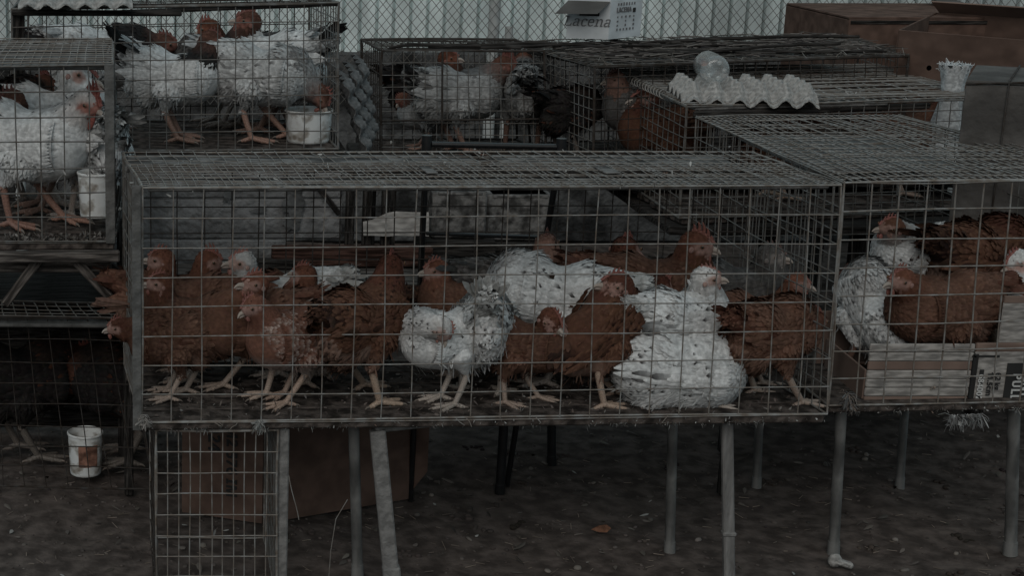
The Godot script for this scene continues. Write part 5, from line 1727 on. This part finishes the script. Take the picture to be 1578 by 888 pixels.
func all_hens() -> void:
	var g := "hens in the long front cage"
	var f := 0.5
	# long cage, from the left
	hen("brown hen with its head poked out through the left end of the long cage", 262, -4.000, f, 180, 1.0, "brown", Vector2(183, 504), 0.0, {"look": Vector2(8, -8), "tail": 20}, g)
	hen("brown hen with a pale face standing tall in the left corner, facing left", 290, -4.170, f, 180, 1.15, "brown", Vector2(250, 400), 0.0, {"look": Vector2(-10, 0)}, g)
	hen("brown hen just below the tall pale-faced one in the left corner", 292, -4.070, f, 170, 1.05, "brown", Vector2(247, 436), 0.0, {"look": Vector2(15, 0)}, g)
	hen("brown hen with a red comb facing right behind the left corner group", 272, -4.250, f, 0, 1.12, "brown", Vector2(322, 402), 0.0, {"look": Vector2(0, -10), "comb": 1.5}, g)
	hen("white hen with a clean white head facing left near the left end", 432, -4.220, f, 176, 1.2, "white_spot", Vector2(374, 404), 0.04, {"look": Vector2(12, 0), "tail": 5, "pitch": -4}, g)
	hen("brown hen with its back up behind the clean white head", 455, -4.270, f, 20, 1.1, "dark_brown", Vector2(0, 0), 0.0, {"head": Vector3(0.17, 0.18, 0.0), "tail": 10}, g)
	hen("brown hen with a pale cheek above the speckled hen, facing left", 385, -4.030, f, 195, 1.1, "brown", Vector2(396, 436), 0.06, {"look": Vector2(0, 0), "feet": [Vector2(0.05, 0.045), Vector2(-0.03, -0.045)]}, g)
	hen("buff speckled hen with a white belly looking down to the left", 452, -3.955, f, 200, 1.10, "speckled", Vector2(391, 470), 0.05, {"look": Vector2(-5, -28), "fat": 1.08, "feet": [Vector2(0.0, 0.045), Vector2(0.03, -0.03)], "tail": 12}, g)
	hen("brown hen with ruffled back behind the speckled hen", 492, -4.120, f, 140, 1.12, "brown", Vector2(470, 424), -0.04, {"ruffle": 1.6}, g)
	hen("large dark brown hen turned away with its back to us, comb tip white", 560, -3.98, f, 50, 1.28, "dark_brown", Vector2(603, 408), -0.10, {"ruffle": 1.5, "look": Vector2(20, 0), "feet": [Vector2(-0.02, 0.06), Vector2(0.06, -0.03)], "tail": 0, "tail_len": 0.05, "fat": 1.05}, g)
	hen("brown hen with a pale beak facing left behind the preening white hen", 715, -4.220, f, 178, 1.15, "brown", Vector2(672, 416), 0.0, {"look": Vector2(10, -5)}, g)
	hen("brown hen showing a pale comb tip right of the pale-beaked hen", 712, -4.270, f, 10, 1.12, "dark_brown", Vector2(735, 428), 0.0, {}, g)
	hen("white hen preening with its head tucked against its wing", 688, -3.95, f, 192, 1.02, "white_spot", Vector2(682, 506), 0.10, {"look": Vector2(150, -72), "noface": true, "comb": 0.6, "fat": 1.04, "tail": 8, "tail_len": 0.06, "feet": [Vector2(0.0, 0.02), Vector2(-0.01, -0.05)]}, g)
	hen("pale grey hen with a ruffled upright tail behind the preening hen", 746, -4.02, f, 80, 1.12, "white_spot", Vector2(0, 0), 0.0, {"head": Vector3(0.16, 0.16, 0.03), "tail": 62, "tail_len": 0.075, "ruffle": 1.5, "pitch": -16}, g)
	hen("small brown hen looking down to the right in the middle of the cage", 815, -3.945, f, -22, 0.98, "brown", Vector2(849, 490), 0.05, {"look": Vector2(-25, -38), "tail": 0, "tail_len": 0.05, "feet": [Vector2(-0.05, 0.045), Vector2(0.03, -0.04)]}, g)
	hen("white hen with black flecks on its back and a pointed tail at right", 848, -4.14, f, 168, 1.36, "white_spot", Vector2(0, 0), 0.0, {"head": Vector3(0.14, 0.15, 0.05), "look": Vector2(0, -40), "tail": -8, "pitch": 9, "tail_len": 0.05}, g)
	hen("grey hen with a reddish neck stretched tall at the back", 795, -4.280, f, 8, 1.38, "grey_red_neck", Vector2(842, 376), -0.06, {"look": Vector2(60, 10)}, g)
	hen("dark brown hen standing steeply with its head turned left", 925, -3.97, f, 28, 1.12, "dark_brown", Vector2(952, 438), 0.0, {"look": Vector2(150, 0), "pitch": 36, "feet": [Vector2(-0.03, 0.06), Vector2(0.06, 0.0)], "tail": 0, "tail_len": 0.05}, g)
	hen("dark brown hen with a small pale comb behind the steep hen", 935, -4.240, f, 25, 1.35, "dark_brown", Vector2(963, 382), -0.04, {"look": Vector2(20, -10)}, g)
	hen("red brown hen facing right with its comb against the bars behind", 1010, -4.210, f, 2, 1.40, "brown", Vector2(1072, 376), 0.02, {"look": Vector2(-20, -10), "comb": 1.5}, g)
	hen("brown hen with its breast low behind the speckled white neck", 985, -4.110, f, 8, 1.25, "dark_brown", Vector2(1018, 440), 0.0, {"look": Vector2(0, -50)}, g)
	hen("dark grey hen with a pale beak at the back right, facing right", 1140, -4.280, f, -4, 1.32, "grey", Vector2(1186, 394), 0.02, {"look": Vector2(-15, -5)}, g)
	hen("white hen with a dark flecked neck stretched up, facing right", 1050, -4.02, f, 25, 1.2, "white_flecked_neck", Vector2(1087, 428), 0.0, {"look": Vector2(-32, 0), "tail": 20, "tail_len": 0.045, "comb": 0.7, "fat": 1.06}, g)
	hen("white hen crouched on the floor by the wire with black wing marks", 1055, -3.955, f, 6, 1.22, "white_spot", Vector2(0, 0), 0.0, {"head": Vector3(0.12, 0.12, -0.08), "look": Vector2(40, -40), "sit": 0.095, "fat": 1.28, "tail": 6, "tail_len": 0.045, "peek": true}, g)
	hen("brown hen facing right with its back level behind the wing quills", 1172, -4.130, f, 2, 1.28, "brown", Vector2(1229, 436), 0.0, {"look": Vector2(-30, -10), "tail": 5, "comb": 0.5}, g)
	hen("big brown hen with raised wing quills in the right front corner", 1190, -3.965, f, 35, 1.10, "brown", Vector2(0, 0), 0.0, {"head": Vector3(0.17, 0.17, 0.0), "ruffle": 1.8, "tail": 45, "tail_len": 0.07, "feet": [Vector2(0.03, 0.075), Vector2(0.02, -0.045)], "toe": 20, "fat": 1.04}, g)
	# right cage
	g = "hens in the right cage"
	hen("white hen with a red brown head behind the cardboard tray", 1412, -4.43, 0.608, 190, 1.25, "white_red_head", Vector2(1372, 350), 0.06, {"look": Vector2(-10, -4), "ruffle": 2.2, "tail": 35, "pitch": 8}, g)
	hen("grey streaked white hen standing upright at the left of the cardboard tray", 1338, -4.31, 0.475, 96, 1.08, "white_brown_head", Vector2(0, 0), 0.0, {"head": Vector3(0.12, 0.22, 0.0), "pitch": 48, "tail": -10, "tail_len": 0.022, "fat": 0.88}, g)
	pass
	hen("red brown hen with a pale cheek sitting behind the cardboard tray", 1450, -4.15, 0.50, 188, 1.30, "brown", Vector2(1388, 432), 0.05, {"look": Vector2(8, -6), "tail": 10, "comb": 1.2, "fat": 1.08}, g)
	hen("dark brown hen turned away at the back of the right cage", 1515, -4.42, 0.50, 30, 1.55, "dark_brown", Vector2(0, 0), 0.0, {"head": Vector3(0.13, 0.17, 0.0), "ruffle": 1.5}, g)
	hen("white hen half out of the picture at the right edge", 1612, -4.27, 0.50, 185, 1.45, "white", Vector2(1566, 402), 0.0, {"look": Vector2(10, -30)}, g)
	# upper left cage
	g = "hens in the upper left cage"
	f = 0.99
	hen("white hen with a raised black tail at the left of the upper cage", 275, -5.18, f, -8, 1.2, "columbian", Vector2(326, 62), -0.02, {"look": Vector2(20, -20), "tail": 62, "tail_len": 0.12, "ruffle": 1.3, "fat": 0.95}, g)
	hen("white hen with a grey streaked hackle bending its red head to the tub", 405, -5.17, f, -12, 1.26, "white_brown_head", Vector2(494, 148), 0.02, {"look": Vector2(-8, -62), "tail": 25, "pitch": -6, "ruffle": 1.4, "feet": [Vector2(-0.02, 0.04), Vector2(0.06, -0.04)]}, g)
	hen("white hen with a black hackle and its red head held highest", 410, -5.38, f, 160, 1.4, "columbian", Vector2(384, 33), 0.0, {"look": Vector2(15, 5), "comb": 1.4, "tail": 50}, g)
	hen("white hen with a red head at the right end of the upper cage", 450, -5.42, f, 2, 1.45, "columbian", Vector2(487, 72), 0.0, {"look": Vector2(0, -15)}, g)
	hen("black-necked hen with a red head looking left in the upper cage", 372, -5.50, f, 172, 1.35, "black", Vector2(322, 44), 0.0, {"look": Vector2(-5, -20), "comb": 1.3}, g)
	hen("white hen at the left end of the upper cage, half behind the left cage", 160, -5.45, f, 10, 1.4, "columbian", Vector2(0, 0), 0.0, {"head": Vector3(0.15, 0.2, 0.0), "tail": 20}, g)
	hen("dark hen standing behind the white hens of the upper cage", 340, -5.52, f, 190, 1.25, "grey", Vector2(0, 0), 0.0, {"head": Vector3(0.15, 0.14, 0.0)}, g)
	# left cage
	g = "hens in the left cage"
	f = 0.865
	hen("big white hen with a dark streaked neck at the front of the left cage", 52, -4.45, f, -12, 1.48, "white_streak", Vector2(136, 158), 0.05, {"look": Vector2(-25, -25), "comb": 1.8, "fat": 1.05, "feet": [Vector2(-0.04, 0.04), Vector2(0.05, -0.04)]}, g)
	hen("white hen with a red brown face looking left in the left cage", 60, -4.660, f, 185, 1.55, "columbian", Vector2(20, 155), 0.03, {"look": Vector2(10, -20), "comb": 1.4}, g)
	hen("white hen stretching its white neck up at the back of the left cage", 85, -4.760, f, 5, 1.5, "white", Vector2(112, 112), 0.0, {"look": Vector2(0, -20)}, g)
	hen("white hen with black wing marks at the right end of the left cage", 140, -4.560, f, 110, 1.35, "white_spot", Vector2(0, 0), 0.0, {"head": Vector3(0.16, 0.15, 0.03), "ruffle": 1.6, "tail": 30}, g)
	hen("black hen at the far left of the left cage", 5, -4.780, f, 60, 1.5, "black", Vector2(0, 0), 0.0, {"head": Vector3(0.15, 0.22, 0.0), "tail": 40}, g)
	# back row
	g = "hens in the back row"
	f = 0.802
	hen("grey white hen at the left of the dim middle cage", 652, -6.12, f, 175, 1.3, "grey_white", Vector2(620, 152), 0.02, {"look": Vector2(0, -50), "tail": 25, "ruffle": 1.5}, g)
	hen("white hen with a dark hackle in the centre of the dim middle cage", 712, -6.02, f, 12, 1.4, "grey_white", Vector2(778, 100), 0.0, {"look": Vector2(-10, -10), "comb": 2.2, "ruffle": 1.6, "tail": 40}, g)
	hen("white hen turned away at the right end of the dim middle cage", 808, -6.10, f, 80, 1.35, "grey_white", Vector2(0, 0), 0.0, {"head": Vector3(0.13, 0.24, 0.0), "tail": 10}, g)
	hen("black hen with a red face at the back of the dim middle cage", 668, -6.26, f, 10, 1.5, "black", Vector2(690, 90), 0.0, {"look": Vector2(-20, 0)}, g)
	hen("black brown hen standing in the straw-topped cage", 880, -5.92, f, 35, 1.05, "black", Vector2(0, 0), 0.0, {"head": Vector3(0.15, 0.16, 0.0), "ruffle": 1.2}, g)
	hen("grey-necked hen with a red face looking left beside the coiled wire", 985, -5.84, f, 185, 1.35, "grey_red_neck", Vector2(948, 122), 0.0, {"look": Vector2(0, -10)}, g)
	f = 0.722
	hen("red brown hen standing behind the mesh below the coiled wire", 1015, -5.75, f, 175, 1.25, "dark_brown", Vector2(1000, 150), 0.0, {"look": Vector2(0, -10)}, g)
	hen("dark brown hen under the egg trays", 1200, -5.55, f, 20, 1.1, "dark_brown", Vector2(0, 0), 0.0, {"head": Vector3(0.13, 0.27, 0.0)}, g)
	hen("red brown hen by the right corner of the egg tray cage", 1385, -5.62, f, 5, 1.15, "brown", Vector2(0, 0), 0.0, {"head": Vector3(0.13, 0.28, 0.0)}, g)
	g = "dark hens in the ground cage"
	hen("black hen with pale feet left of the red labelled tub", 40, -4.80, 0.03, 30, 1.5, "black", Vector2(0, 0), 0.0, {"head": Vector3(0.14, 0.2, 0.0), "tail": 35}, g)
	hen("black hen with an orange foot right of the red labelled tub", 200, -4.78, 0.03, 175, 1.5, "black", Vector2(0, 0), 0.0, {"head": Vector3(0.14, 0.18, 0.0), "tail": 35}, g)
	var tf := MB.new()
	var root := at_z(196, 472, -3.9)
	for k in 16:
		var d := Vector3(-1, j(0.22), j(0.25)).normalized()
		var c := Color(0.12, 0.072, 0.056) * (1.0 + j(0.3))
		c.a = 1.0
		tf.quill(root + jv(0.008), d, Vector3(0, 1, 0.6).normalized(), rng.randf_range(0.05, 0.10), 0.017, Vector3(0, -0.1, 0) + jv(0.08), c * 0.8, c)
	var to := obj("tail_feathers", tf, M.plumage)
	tag(to, "brown tail feathers sticking out through the left end of the long cage", "feathers")
